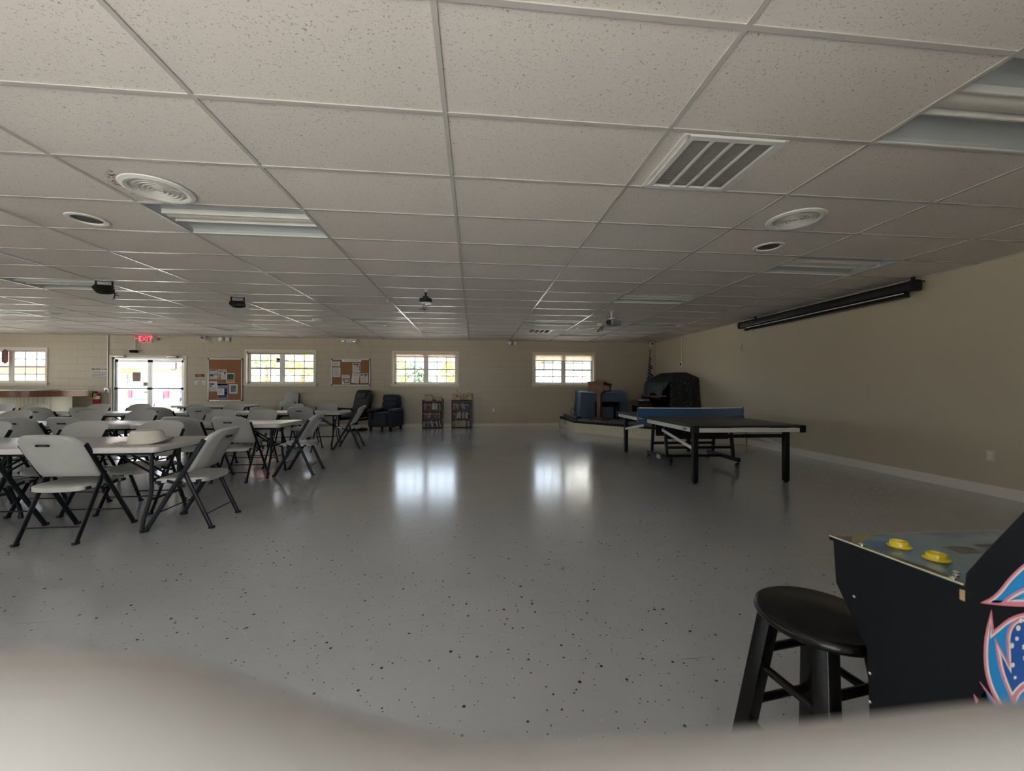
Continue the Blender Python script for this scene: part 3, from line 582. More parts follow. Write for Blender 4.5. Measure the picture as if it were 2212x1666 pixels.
# two folded chairs leaning on the back wall under the window
def folded(y, lean, label, drop):
    t = thing('folding_chair', label, 'chair', (-5.17, y, 0), 0, 'folded white chairs leaning on the back wall')
    M = Matrix.Rotation(lean, 4, 'X')
    mb = MB()
    def W(v): return .2 if v < .55 else .2*max(1e-3, (1-max(0,(v-.55)/.45)**3.4))**(1/3.4)
    mb.slab(15, 11, lambda u, v: M @ V(W(v)*(2*u-1), -.03-.03*(1-(2*u-1)**2), drop+.33*v), lambda u, v: V(0,.022,0)); mb.build('backrest', WPLAS, t, ang=1)
    mb = MB(); mb.slab(9, 9, lambda u, v: M @ V(.185*(2*u-1), -.045, drop-.42+.40*v), lambda u, v: V(0,.03,0)); mb.build('seat', WPLAS, t, bevel=.01)
    for s in (-1,1):
        mb = MB(); mb.tube([M @ V(s*.205,.0,0), M @ V(s*.205,0,drop+.27)], .012); mb.build('leg', DKMET, t)
        mb = MB(); mb.tube([M @ V(s*.185,.02,0.03), M @ V(s*.185,.02,drop-.1)], .011); mb.build('leg', DKMET, t)
    return t
folded(11.45, R(-12), 'folded white chair leaning on the back wall below the window, taller one behind', .73)
folded(11.22, R(-12), 'folded white chair leaning in front of another folded chair below the window', .50)

# ---------------------------------------------------------------- long folding tables
TZ = .71
def rrect(w, h, r, n=5):
    out = []
    for cx, cy, a0 in ((w/2-r,h/2-r,0),(-w/2+r,h/2-r,PI/2),(-w/2+r,-h/2+r,PI),(w/2-r,-h/2+r,3*PI/2)):
        for k in range(n+1): a = a0+k*PI/2/n; out.append((cx+r*math.cos(a), cy+r*math.sin(a)))
    return out
def table(w=1.755, dp=.73):
    t = thing('folding_table', '', 'table', (0,0,0), 0, 'long white plastic folding tables')
    mb = MB(); mb.prism(rrect(w, dp, .05), lambda u, v, k: V(u, v, k), TZ-.046, TZ); mb.build('tabletop', TPLAS, t, bevel=.008, ang=.8)
    mb = MB()
    for s in (-1,1): mb.box(-w/2+.1, w/2-.1, s*.26-.012, s*.26+.012, TZ-.075, TZ-.045)
    mb.build('frame_rail', DKMET, t, smooth=False)
    for s in (-1,1):
        x = s*(w/2-.19)
        for q in (-1,1):
            pts = [(x,q*.15,TZ-.05),(x,q*.15,.34),(x,q*.158,.27),(x,q*.185,.2),(x,q*.222,.12),(x,q*.236,.06),(x,q*.238,0)]
            mb = MB(); mb.tube(pts, .0145, 10); mb.tube([(x,q*.238,0),(x,q*.238,.025)], .018, 10); mb.build('leg', DKMET, t)
        mb = MB(); mb.tube([(x,-.165,.245),(x,.165,.245)], .010); mb.tube([(x,-.15,TZ-.08),(x,.15,TZ-.08)], .011); mb.build('leg_crossbar', DKMET, t)
        mb = MB(); mb.tube([(x,-.05,.40),(x-s*.42,-.05,TZ-.06)], .009); mb.tube([(x,.05,.40),(x-s*.42,.05,TZ-.06)], .009); mb.bar((x,-.15,.40),(x,.15,.40),.012,.03); mb.build('leg_brace', DKMET, t)
    return t
tb = table()
TB = [(-3.36,3.31,'white folding table nearest the camera, a pale hat lying on it'), (-5.125,3.32,'white folding table beside the hat table, cut by the picture edge'), (-3.345,5.2,'white folding table at the aisle end of the middle row'), (-5.11,5.21,'white folding table second from the aisle in the middle row'), (-6.88,5.2,'white folding table at the bar end of the middle row'), (-3.36,7.52,'white folding table at the aisle end of the far row'), (-5.125,7.52,'white folding table second from the aisle in the far row'), (-6.89,7.52,'white folding table third from the aisle in the far row'), (-8.66,7.52,'white folding table at the bar end of the far row'), (-6.62,10.42,'white folding table by the back wall below the tall cork board')]
for k, (x, y0, lab) in enumerate(TB):
    if k == 0: tb.location = (x, y0+.365, 0); tb['label'] = lab
    else: dup(tb, lab, (x, y0+.365, 0))
# hat lying on the nearest table
t = thing('hat', 'off-white cloth hat with a ragged brim lying on the nearest table', 'hat', (-2.73,3.55,TZ), R(8))
HM = mat('hat_cloth', (.56,.53,.48), .8, 0, .06, 30, .3, 200)
mb = MB(); mb.lathe([(.128,.006),(.125,.04),(.115,.085),(.098,.107),(.06,.116),(0,.118)], 28)
for i, v in enumerate(mb.v): mb.v[i] = (v[0]*1.0, v[1]*.8, v[2])
mb.build('crown', HM, t)
mb = MB(); n = 44; ri = [(.128*math.cos(2*PI*k/n), .102*math.sin(2*PI*k/n), .006) for k in range(n)]
rnd = random.Random(5)
def brim(k):
    a = 2*PI*k/n; c = math.cos(a); ex = 1.42 if abs(a-PI) > .7 else 1.75+rnd.uniform(-.22,.16)
    z = .004 + (.045*max(0, c)**3 if c > 0 else .012*rnd.random()*(1 if ex > 1.5 else .2)); return (.128*c*ex, .102*math.sin(a)*1.35, z)
ro = [brim(k) for k in range(n)]
vs = ri+ro+[(x,y,z-.003) for x,y,z in ri]+[(x,y,z-.003) for x,y,z in ro]
fs = []
for k in range(n):
    j = (k+1) % n; fs += [(k,n+k,n+j,j),(2*n+k,2*n+j,3*n+j,3*n+k),(n+k,3*n+k,3*n+j,n+j)]
mb.add(vs, fs); mb.build('brim', HM, t)

# ---------------------------------------------------------------- table tennis table
RT = R(-1.6)
t = thing('table_tennis_table', 'black table tennis table with white side rails and blue net', 'table tennis table', (2.60,4.40,0), RT)
Wd, Ln, Zt = 1.415, 2.70, .732
TTOP = mat('tennis_table_top', (.022,.022,.024), .33, 0, .05); TWH = mat('silver_white_rail', (.66,.66,.65), .35); LINE = mat('court_line', (.16,.16,.165), .45)
for k, (a, b) in enumerate(((0, Ln/2-.006), (Ln/2+.006, Ln))):
    mb = MB(); mb.box(0, Wd, a, b, Zt-.022, Zt); tp = mb.build('table_half', TTOP, t, bevel=.003)
    mb = MB(); mb.box(0,.016,a,b,Zt,Zt+.0008); mb.box(Wd-.016,Wd,a,b,Zt,Zt+.0008); mb.box(Wd/2-.003,Wd/2+.003,a,b,Zt,Zt+.0008)
    mb.box(0,Wd,(a if k == 0 else b-.016),(a+.016 if k == 0 else b),Zt,Zt+.0008); mb.build('court_line', LINE, tp, smooth=False)
    mb = MB()
    for x in (.006, Wd-.024): mb.box(x, x+.018, a+.06 if k == 0 else a, b if k == 0 else b-.06, Zt-.082, Zt-.03)
    ye = a+.004 if k == 0 else b-.022; mb.box(.06, Wd-.06, ye, ye+.018, Zt-.082, Zt-.03); mb.build('side_rail', TWH, t, smooth=False)
    for x in (0, Wd-.07):
        y_ = a if k == 0 else b-.07; mb = MB(); mb.box(x-.004, x+.074, y_-.004, y_+.074, Zt-.088, Zt-.001); mb.build('corner_guard', BLKP, t, bevel=.01)
    yl_ = .175 if k == 0 else Ln-.175
    for x in (.115, Wd-.115):
        mb = MB(); mb.box(x-.03, x+.03, yl_-.03, yl_+.03, .02, Zt-.03); lg = mb.build('leg', BLK, t, bevel=.004)
        mb = MB(); mb.lathe([(.026,0),(.026,.012),(.014,.016),(.014,.03)], 14, (x,yl_,0)); mb.build('leveller', BLKP, lg)
        yc = Ln/2-.33 if k == 0 else Ln/2+.33
        mb = MB(); mb.bar((x-.02 if x < .5 else x+.02, yl_, .43), (x-.02 if x < .5 else x+.02, yc, .575 if k == 0 else .575), .012, .04); mb.build('diagonal_brace', TWH, t)
    mb = MB(); mb.box(.115, Wd-.115, yl_-.02, yl_+.02, .565, .605); mb.build('leg_crossbar', BLK, t, smooth=False)
    mb = MB(); mb.box(.1, .14, yl_, Ln/2-.1 if k == 0 else Ln/2+.1, Zt-.07, Zt-.025) if k == 0 else mb.box(.1, .14, Ln/2+.1, yl_, Zt-.07, Zt-.025); mb.box(Wd-.14, Wd-.1, min(yl_,Ln/2), max(yl_,Ln/2), Zt-.07, Zt-.025); mb.build('under_rail', BLK, t, smooth=False)
# wheeled centre carriage
for x in (.2, Wd-.2):
    mb = MB(); mb.box(x-.022, x+.022, Ln/2-.40, Ln/2+.40, .105, .165); ft = mb.build('base_beam', BLK, t, bevel=.006)
    for s in (-1,1):
        mb = MB(); mb.bar((x, Ln/2+s*.26, .165), (x, Ln/2+s*.19, Zt-.03), .035, .045, (0,1,0)); mb.build('carriage_post', BLK, t, bevel=.004)
        yw = Ln/2+s*.375
        mb = MB(); mb.tube([(x,yw,.105),(x,yw,.07)], .012); mb.bar((x-.018,yw,.085),(x-.018,yw+.02,.035),.004,.03,(0,1,0)); mb.bar((x+.018,yw,.085),(x+.018,yw+.02,.035),.004,.03,(0,1,0)); mb.cbox((x,yw+.005,.083),(.042,.035,.006)); ca = mb.build('caster_fork', BLKP, t)
        mb = MB(); mb.lathe([(.012,-.013),(.038,-.013),(.042,-.008),(.042,.008),(.038,.013),(.012,.013)], 22, (x,yw+.022,.042), Matrix.Rotation(PI/2,4,'Y')); wh = mb.build('caster_wheel', mat('caster_rubber', (.08,.08,.085), .5) if 'caster_rubber' not in bpy.data.materials else bpy.data.materials['caster_rubber'], ca)
mb = MB()
for yy, zz in ((Ln/2-.24,.30),(Ln/2+.24,.30),(Ln/2,.135)): mb.box(.2, Wd-.2, yy-.018, yy+.018, zz-.018, zz+.018)
mb.build('carriage_crossbar', BLK, t, smooth=False)
mb = MB(); mb.box(.24, Wd-.24, Ln/2-.21, Ln/2-.19, .42, .66); mb.box(.24, Wd-.24, Ln/2+.19, Ln/2+.21, .42, .66); mb.build('carriage_panel', BLK, t, smooth=False)
# badges
Mr = Matrix.Translation((.0045, .21, Zt-.056)) @ Matrix.Rotation(-PI/2,4,'Z') @ Matrix.Rotation(PI/2,4,'X')
mb = MB(); mb.text('ESPN', .04, Mr, 0, .0008); mb.build('rail_lettering', BLKP, t, smooth=False)
mb = MB(); mb.box(.176, .1785, Ln/2-.09, Ln/2+.03, .109, .162); bd = mb.build('badge', WHITE, t, smooth=False)
mb = MB(); mb.text('ESPN', .042, Matrix.Translation((.1755, Ln/2-.03, .135)) @ Matrix.Rotation(-PI/2,4,'Z') @ Matrix.Rotation(PI/2,4,'X'), 0, .0008); mb.build('badge_lettering', BLKP, bd, smooth=False)
# net (clamped to the table, its own thing)
NB = mat('blue_net', (.03,.13,.33), .5); m, tt, b = nt('blue_mesh_net'); b.inputs['Base Color'].default_value = (.035,.13,.30,1); b.inputs['Roughness'].default_value = .7
tc = N(tt, 'ShaderNodeTexCoord'); ck = N(tt, 'ShaderNodeTexChecker'); ck.inputs['Scale'].default_value = 320; L(tt, tc.outputs['Object'], ck.inputs['Vector']); rg = N(tt, 'ShaderNodeMapRange'); rg.inputs['To Min'].default_value = .35; rg.inputs['To Max'].default_value = .75; L(tt, ck.outputs['Fac'], rg.inputs['Value']); L(tt, rg.outputs['Result'], b.inputs['Alpha']); NETM = m
t = thing('tennis_net', 'blue table tennis net with white top tape clamped across the black table', 'net', (2.60,4.40,Zt), RT); yn = Ln/2
mb = MB(); mb.slab(40, 2, lambda u, v: V(-.13+(Wd+.26)*u, yn, .012+.128*v-(.0 if v < .5 else .006*math.sin(PI*u))), lambda u, v: V(0,.002,0)); mb.build('mesh', NETM, t, smooth=False)
mb = MB(); mb.slab(40, 2, lambda u, v: V(-.13+(Wd+.26)*u, yn-.003, .138+.012*v-.006*math.sin(PI*u)), lambda u, v: V(0,.008,0)); mb.build('top_tape', WHITE, t, smooth=False)
BLU = mat('blue_plastic', (.025,.06,.14), .4)
for s, x in ((-1,-.135),(1,Wd+.135)):
    mb = MB(); mb.tube([(x,yn,-.03),(x,yn,.155)], .012); mb.build('net_post', BLU, t)
    mb = MB(); xe = .03 if s < 0 else Wd-.03; mb.prism([(x,-.002),(xe,-.002),(xe,.014),(x,.02)] if True else [], lambda u, v, w: V(u, w, v), yn-.04, yn+.04); mb.prism([(x,-.10),(x+(-s)*.13,-.10),(x+(-s)*.13,-.026),(x,-.026)], lambda u, v, w: V(u,w,v), yn-.03, yn+.03); mb.build('net_clamp', BLU, t, bevel=.005)
mb = MB(); mb.tube([(-.125,yn,-.03),(-.125,yn+.002,-.25)], .0025, 6); mb.build('cord', WHITE, t)

# ---------------------------------------------------------------- stage in the corner and what stands on it
SZ = .305
CARPET = mat('grey_carpet', (.115,.118,.13), .95, 0, .2, 60, .5, 300)
poly = [(2.62,DW-.013),(2.66,10.16),(4.30,8.10),(RW-.021,7.64),(RW-.021,DW-.013)]
t = thing('stage', 'low corner stage with grey carpet top, black edge and cream beadboard front', 'stage', (0,0,0))
def inset(p, d):                                                            # shift the three visible sides inwards
    c = Vector((4.6, 10.3)); return [(x+(c.x-x)*d if x < 5.6 else x, y+(c.y-y)*d if y < DW-.1 else y) for x, y in p]
mb = MB(); mb.prism(inset(poly,.012), lambda u, v, w: V(u, v, w), 0, SZ-.06); mb.build('stage_front', BEAD, t, smooth=False)
mb = MB(); mb.prism(inset(poly,.006), lambda u, v, w: V(u, v, w), 0, .11); mb.build('kick_board', TRIM, t, smooth=False)
mb = MB(); mb.prism(poly, lambda u, v, w: V(u, v, w), SZ-.062, SZ-.006); mb.build('stage_edge', BLKP, t, smooth=False)
mb = MB(); mb.prism(inset(poly,.02), lambda u, v, w: V(u, v, w), SZ-.007, SZ); mb.build('carpet', CARPET, t, smooth=False)
# upright strip box at the stage corner
mb = MB(); mb.bar((2.70,11.5,SZ+.045),(2.74,10.18,SZ+.045),.05,.09); tag(mb.build('cable_trough', mat('dark_grey_box', (.06,.06,.055), .6), bevel=.004), 'long dark grey cable trough along the short stage edge by the wall', 'cable trough')
mb = MB(); mb.tube([(2.95,11.35,SZ+.01),(2.84,11.3,SZ+.18),(2.90,11.3,SZ+.27),(2.97,11.28,SZ+.24),(3.0,11.27,SZ+.18)], .008, 8); mb.tube([(2.84,11.1,SZ+.01),(2.92,10.8,SZ+.08),(3.0,10.75,SZ+.012),(3.06,10.8,SZ+.012),(3.0,10.9,SZ+.03)], .008, 8); mb.cbox((2.96,10.92,SZ+.025),(.16,.07,.05)); tag(mb.build('power_strip', BLKP), 'black power strip with looped cable on the stage floor beside the blue cloth', 'power strip')
# organ or table hidden under a blue cloth
BLUEC = mat('blue_cloth', (.075,.115,.175), .85, 0, .1, 12, .25, 90)
t = thing('covered_keyboard', 'keyboard stand fully covered by a plain blue cloth at the back of the stage', 'covered keyboard', (3.78,11.35,SZ))
mb = MB(); hw, y0, y1, zf, zb = .69, -.30, .31, .745, .80
def cloth(u, v):
    # u around the skirt, v from floor to rim
    q = u*4; side = int(min(3, q)); f = q-side
    c = [(-hw,y0),(hw,y0),(hw,y1),(-hw,y1),(-hw,y0)]
    x = c[side][0]+(c[side+1][0]-c[side][0])*f; y = c[side][1]+(c[side+1][1]-c[side][1])*f
    fl = 1+(.075+.03*math.sin(u*60))*(1-v)**1.4; zt = zf+(zb-zf)*(y-y0)/(y1-y0)
    dip = .018*math.sin(PI*min(1,abs(x)/hw))*(1 if y < 0 else 0)
    yy = y*fl if y < 0 else min(y, .33)
    return V(x*fl+.012*math.sin(u*37+v*5)*(1-v), yy-.012*math.sin(u*44)*(1-v)*(1 if y < 0 else 0), max(0.004, v*(zt-dip)))
mb.grid(121, 12, cloth); mb.grid(21, 6, lambda u, v: V((2*u-1)*hw, y0+(y1-y0)*v, zf+(zb-zf)*v-.02*math.sin(PI*u)*(1-v)))
mb.build('cloth', BLUEC, t, ang=1.2)
mb = MB(); mb.box(-hw+.03, hw-.03, y0+.04, y1-.03, .02, .70); mb.build('cabinet', BLKP, t, smooth=False)
# black bench in front
t = thing('bench', 'plain black bench in front of the blue cloth, behind the lectern', 'bench', (3.80,10.86,SZ))
mb = MB(); mb.box(-.31,.31,-.16,.16,.40,.475); mb.build('seat', BLKG, t, bevel=.012)
for x in (-.275,.275):
    for y in (-.13,.13): mb = MB(); mb.box(x-.025,x+.025,y-.025,y+.025,0,.40); mb.build('leg', BLKG, t, bevel=.004)
mb = MB(); mb.box(-.275,.275,-.14,-.12,.33,.40); mb.box(-.275,.275,.12,.14,.33,.40); mb.build('apron', BLKG, t, smooth=False)
# lectern
OAK = wood_mat('honey_oak', (.12,.043,.008), (.19,.075,.014), 5, .38, (1,1,9)); OAKP = wood_mat('reddish_oak', (.085,.027,.007), (.14,.05,.012), 5, .36, (9,9,1))
t = thing('lectern', 'honey oak lectern with panelled front and open side on a post, on the stage', 'lectern', (3.385,10.27,SZ), R(-47))
w, dq = .47, .42
mb = MB(); mb.box(-w/2,w/2,-dq/2,-dq/2+.022,.77,1.025); fp = mb.build('front_panel', OAK, t, bevel=.003)
mb = MB()
for q in ((-w/2+.06,w/2-.06,.81,.818),(-w/2+.06,w/2-.06,.985,.993),(-w/2+.06,-w/2+.068,.81,.993),(w/2-.068,w/2-.06,.81,.993)): mb.box(q[0],q[1],-dq/2-.006,-dq/2+.002,q[2],q[3])
mb.build('panel_moulding', OAKP, fp, smooth=False)
for s in (-1,1):
    x = s*(w/2-.011); mb = MB()
    mb.prism([(-dq/2+.02,.77),(dq/2,.77),(dq/2,.79),(-dq/2+.02,.79)], lambda u, v, k: V(k,u,v), x-.011, x+.011)
    mb.prism([(dq/2-.03,.79),(dq/2,.79),(dq/2,.92),(dq/2-.03,.93)], lambda u, v, k: V(k,u,v), x-.011, x+.011)
    mb.prism([(-dq/2+.02,.96),(dq/2,.90),(dq/2,.935),(-dq/2+.02,1.02)], lambda u, v, k: V(k,u,v), x-.011, x+.011)
    mb.build('side_frame', OAKP, t, smooth=False)
mb = MB(); mb.box(-w/2+.02,w/2-.02,-dq/2+.02,dq/2,.77,.788); mb.build('shelf', OAK, t, smooth=False)
mb = MB(); mb.prism([(-dq/2-.015,1.026),(dq/2+.02,.935),(dq/2+.02,.955),(-dq/2-.015,1.046)], lambda u, v, k: V(k,u,v), -w/2-.02, w/2+.02); mb.box(-w/2-.02,w/2+.02,dq/2+.0,dq/2+.02,.94,.985); mb.build('reading_top', OAK, t, smooth=False)
mb = MB(); mb.box(-.055,.055,-.05,.05,.05,.72); mb.build('post', OAKP, t, bevel=.004)
mb = MB(); mb.prism([(-.1,.72),(.1,.72),(.13,.75),(.13,.77),(-.13,.77),(-.13,.75)], lambda u, v, k: V(u,k,v), -.1, .1); mb.build('collar', OAKP, t, smooth=False)
for an in (45, 135, 225, 315):
    M = Matrix.Rotation(R(an),4,'Z'); mb = MB()
    mb.prism([(.03,.03),(.03,.085),(.12,.075),(.22,.035),(.27,.03),(.27,0),(.22,0),(.2,.012),(.1,.03)], lambda u, v, k: M @ V(u,k,v), -.03,.03); mb.build('foot', OAKP, t, bevel=.004)
# organ under a flowered black cloth
FLC = specks_mat('black_flowered_cloth', (.016,.016,.02), (.2,.2,.22), 17, .15, .75)
FLC2 = FLC
t = thing('covered_organ', 'organ in the corner draped with a black cloth of small pale flowers', 'organ', (0,0,0))
mb = MB(); mb.box(5.06,5.66,9.50,10.85,SZ,1.27); mb.box(4.80,5.06,9.62,10.78,.88,.96); mb.box(5.28,5.66,9.9,10.7,1.27,1.55); mb.build('organ_case', BLKG, t, smooth=False)
MAH = wood_mat('mahogany', (.05,.016,.010), (.11,.04,.022), 5, .3)
mb = MB(); mb.box(4.78,4.80,9.62,10.78,.93,.985); mb.build('key_slip', MAH, t, smooth=False)
mb = MB(); mb.box(4.81,5.0,9.7,10.72,.96,.972); mb.build('keys', WHITE, t, smooth=False)
# drape: roof of four slopes, long front fall, flared end fall
mb = MB(); rnd = random.Random(11)
ridge0, ridge1 = V(5.36,9.98,1.60), V(5.33,10.72,1.60); back0, back1 = V(5.68,9.95,1.60), V(5.68,10.75,1.61)
fn, ff = V(4.93,9.40,1.315), V(4.93,10.86,1.345); bn = V(5.68,9.38,1.44); bf = V(5.68,10.9,1.42)
def bil(a, b, c, d2, sag, wob):
    def f(u, v):
        p = a.lerp(b, u).lerp(d2.lerp(c, u), v); w_ = 16*u*(1-u)*v*(1-v)
        return V(p.x, p.y, p.z) + V(-wob*w_*math.sin(u*11+v*7), 0, -sag*w_+wob*.6*w_*math.sin(u*17-v*9))
    return f
mb.grid(20,12, bil(ff, fn, ridge0, ridge1, .055, .02)); mb.grid(8,12, bil(ridge1, ridge0, back0, back1, .01, .0)); mb.grid(14,10, bil(fn, bn, back0, ridge0, .02, .01)); mb.grid(10,8, bil(bf, ff, ridge1, back1, .02, .01))
mb.build('cloth_top', FLC, t, ang=1.2)
mb = MB()
def front(u, v):
    y = 10.86+(9.72-10.86)*u; hem = 1.02-.03*math.sin(u*9)-(.05 if u < .05 else 0)
    x = 4.93-.055*v-.02*v*math.sin(u*16); z = (1.345-.02*u)+(hem-1.345)*v; return V(x, y, z)
mb.grid(40, 8, front); mb.grid(8, 8, lambda u, v: V(4.93-.02*v, 9.72-.32*u, 1.325+(1.10+.215*u-1.325)*v)); mb.build('front_fall', FLC, t, ang=1.2)
mb = MB()
def endf(u, v):
    x = 4.93+.75*u; zt = 1.315+.125*u; fl_ = v**1.2
    return V(x+(-.09*(1-u)+.02*u)*fl_*(1 if u < .95 else .0)+.02*math.sin(u*13+v*3)*v*(u*(1-u)*4), 9.40-.02*u-.16*fl_-.03*v*math.sin(u*19), zt+(SZ+.02-zt)*v)
mb.grid(30, 12, endf); mb.build('end_fall', FLC, t, ang=1.2)
# organ bench with black cushion and a sheet of paper
t = thing('organ_bench', 'reddish wood organ bench with black cushion, by the flag', 'bench', (4.52,10.2,SZ), R(86))
mb = MB(); mb.box(-.36,.36,-.17,.17,.39,.475); mb.build('seat_box', MAH, t, bevel=.006)
mb = MB(); mb.slab(20, 10, lambda u, v: V((2*u-1)*.385, (2*v-1)*.19, .535-.03*(abs(2*u-1)**4)-.02*(abs(2*v-1)**4)), lambda u, v: V(0,0,-.05)); mb.build('cushion', mat('black_velvet', (.008,.008,.009), .9), t, ang=1)
for x in (-.31,.31): mb = MB(); mb.box(x-.02,x+.02,-.14,.14,0,.39); mb.build('leg', BLKG, t, bevel=.004)
mb = MB(); mb.box(-.16,.02,-.11,.11,0,.014); o = mb.build('music_book', WHITE, bevel=.002); o.location = (4.60,10.1,SZ+.538); o.rotation_euler = (0,0,R(12)); tag(o, 'white music book lying on the organ bench cushion', 'book')
# flag
BRASS = mat('brass', (.55,.36,.10), .25, .9)
t = thing('flag', 'stars and stripes flag hanging furled on a pole with brass finial in the corner', 'flag', (5.20,11.32,SZ), R(0))
mb = MB(); mb.tube([(-.03,0,.03),(.105,0,1.94)], .014, 10); mb.build('pole', OAKP, t)
mb = MB(); mb.lathe([(.13,0),(.13,.02),(.05,.05),(.03,.09),(.02,.10)], 24, (-.03,0,0)); mb.build('base', BRASS, t)
mb = MB(); mb.lathe([(.012,1.92),(.02,1.94),(.012,1.97),(.02,1.985),(.04,2.01),(.046,2.03),(.04,2.055),(.015,2.075),(0,2.08)], 20, (.108,0,0)); mb.build('finial', BRASS, t)
mb = MB(); mb.uv = []
nu, nv = 60, 40
def fg(u, v):                                                              # v from top of hoist down; folds gather about the pole
    z = 1.90-(1.50)*v; k = .04+.34*v**.9; x0 = .105*(z/1.94)-.03*(1-z/1.94)
    a = u*8*PI; return V(x0-.028-.05*v+k*u*1.05+.01*math.sin(a*1.3+v*4)*v, -.03-.045*math.sin(a)*(.25+.75*v)*(.35+.65*u), z-.42*u*(.25+.35*v))
mb.grid(nu, nv, fg); mb.uv = [(i/(nu-1)*.62, 1-j/(nv-1)*.98) for j in range(nv) for i in range(nu)]
mb.build('cloth', flag_mat(), t, ang=3)

# ---------------------------------------------------------------- things on the back and right walls
# cork boards
PAPER = mat('white_paper', (.66,.63,.60), .7, 0, .03); INK = mat('grey_ink', (.30,.30,.31), .8); DINK = mat('dark_ink', (.06,.06,.07), .8); NAVY = mat('navy_print', (.03,.07,.19), .6); TEAL = mat('teal_print', (.10,.27,.28), .6); GREEN = mat('green_print', (.05,.12,.085), .6); ORNG = mat('orange_print', (.50,.22,.035), .6); PINK = mat('pink_print', (.52,.28,.28), .6); MAR = mat('maroon', (.12,.02,.03), .5)
PM = [PAPER, INK, DINK, NAVY, TEAL, GREEN, ORNG, PINK, MAR, WHITE]
PI_ = {k: i for i, k in enumerate('paper ink dink navy teal green orange pink maroon white'.split())}
def board(name, label, p0, p1):
    (x0, z1), (x1, z0) = wp(*p0, DW-.03), wp(*p1, DW-.03)
    t = thing(name, label, 'notice board', ((x0+x1)/2, DW, (z0+z1)/2)); w, h = (x1-x0)/2, (z1-z0)/2
    mb = MB(); mb.box(-w,w,-.022,-.002,-h,h); mb.build('cork', CORK, t, smooth=False)
    mb = MB(); f = .022
    for q in ((-w,w,h-f,h),(-w,w,-h,-h+f),(-w,-w+f,-h,h),(w-f,w,-h,h)): mb.box(q[0],q[1],-.034,-.001,q[2],q[3])
    mb.build('frame', ALU, t, bevel=.003)
    mb = MB()
    for sx in (-1,1):
        for sz in (-1,1): mb.cbox((sx*(w-.012),-.02,sz*(h-.012)),(.034,.034,.034))
    mb.build('corner_cap', BLKP, t, bevel=.004)
    return t
board('notice_board', 'tall cork notice board with metal frame beside the entrance door', (449.5,774.5), (523,866))
board('notice_board', 'wide cork notice board between two windows, above the black recliner', (716,775.5), (799,833))
def paper(name, label, cat, p0, p1, rot=0, blocks=(), base='paper', group='papers pinned on the cork boards', txt=None, lift=0):
    (x0, z1), (x1, z0) = wp(*p0, DW-.03), wp(*p1, DW-.03); w, h = (x1-x0), (z1-z0)
    mb = MB(); mb.box(-w/2,w/2,-.0015,0,-h/2,h/2,PI_[base])
    for b in blocks:                                                         # fractions of the sheet: u0,u1,v0,v1 (v from top)
        u0,u1,v0,v1,c = b; mb.box(-w/2+w*u0,-w/2+w*u1,-.0028,-.0012,h/2-h*v1,h/2-h*v0,PI_[c])
    if txt:
        s, size, u, v, c = txt; mb.text(s, size*h, face_front((-w/2+w*u,-.003,h/2-h*v)), PI_[c], .0006)
    o = mb.build(name, PM, smooth=False); o.location = ((x0+x1)/2, DW-.0225-lift, (z0+z1)/2); o.rotation_euler = (0, R(rot), 0)
    return tag(o, label, cat, group)
lines = lambda u0, u1, v0, v1, n, c='ink': [(u0, u1-(.12 if k % 3 == 2 else 0), v0+(v1-v0)*k/n, v0+(v1-v0)*(k+.45)/n, c) for k in range(n)]
paper('newsletter', 'newsletter page with a blue block, uppermost on the tall cork board by the frame', 'notice', (452,798), (469.3,819.4), 0, [(.04,.96,.02,.16,'pink'),(.1,.8,.05,.12,'dink'),(.06,.55,.48,.72,'navy'),(.6,.95,.40,.64,'ink')]+lines(.05,.95,.2,.45,6)+lines(.05,.9,.76,.97,5))
paper('newsletter', 'newsletter page with dark photos beside the page with the blue block', 'notice', (471,798), (488.7,819.8), 0, [(.04,.96,.02,.16,'pink'),(.06,.6,.2,.29,'dink'),(.7,.92,.24,.5,'dink'),(.05,.4,.4,.75,'ink')]+lines(.45,.95,.58,.95,8)+[(.05,.35,.8,.94,'dink')])
paper('poster', 'green and orange poster with white border on the tall cork board', 'poster', (488.7,806), (506,827.3), 0, [(.09,.91,.09,.64,'green'),(.09,.91,.64,.92,'orange'),(.2,.5,.18,.22,'paper'),(.18,.8,.3,.33,'ink'),(.18,.8,.38,.41,'ink'),(.36,.6,.58,.64,'paper')])
paper('notice_sheet', 'white sheet with a dark heading below the newsletters on the tall cork board', 'notice', (451,824), (468.5,845.7), 0, [(.1,.64,.2,.36,'dink'),(.1,.36,.42,.55,'dink')]+lines(.08,.9,.6,.95,7))
paper('blood_drive_poster', 'blue poster headed BLOOD on the tall cork board', 'poster', (469.3,827.7), (491.6,860.5), 0, [(.02,.98,.015,.985,'navy'),(.05,.3,.05,.15,'maroon'),(.36,.92,.07,.13,'ink'),(.72,.95,.42,.5,'ink'),(.72,.95,.6,.72,'maroon'),(.1,.6,.84,.88,'ink'),(.7,.95,.8,.84,'ink')], 'white', txt=('BLOOD',.185,.5,.235,'white'))
paper('note_card', 'white card pinned over the blue BLOOD poster', 'notice', (469.8,839), (484,853.6), 0, lines(.1,.9,.12,.9,6), 'white', lift=.003)
paper('flyer', 'white flyer with a teal square at the lower corner of the tall cork board', 'flyer', (494.8,830), (512.8,850.7), 1, [(.18,.82,.15,.84,'teal'),(.25,.5,.74,.8,'dink')]+lines(.25,.75,.2,.6,5,'ink'))
S2 = 18.433
def P2(x, y): return (700+x/S2, 760+y/S2)
paper('board_header', 'narrow printed header strip along the top of the wide cork board', 'sign', P2(705,325), P2(1475,405), 0, (), 'white', txt=('PARK BUSINESS POSTINGS',.66,.5,.5,'navy'))
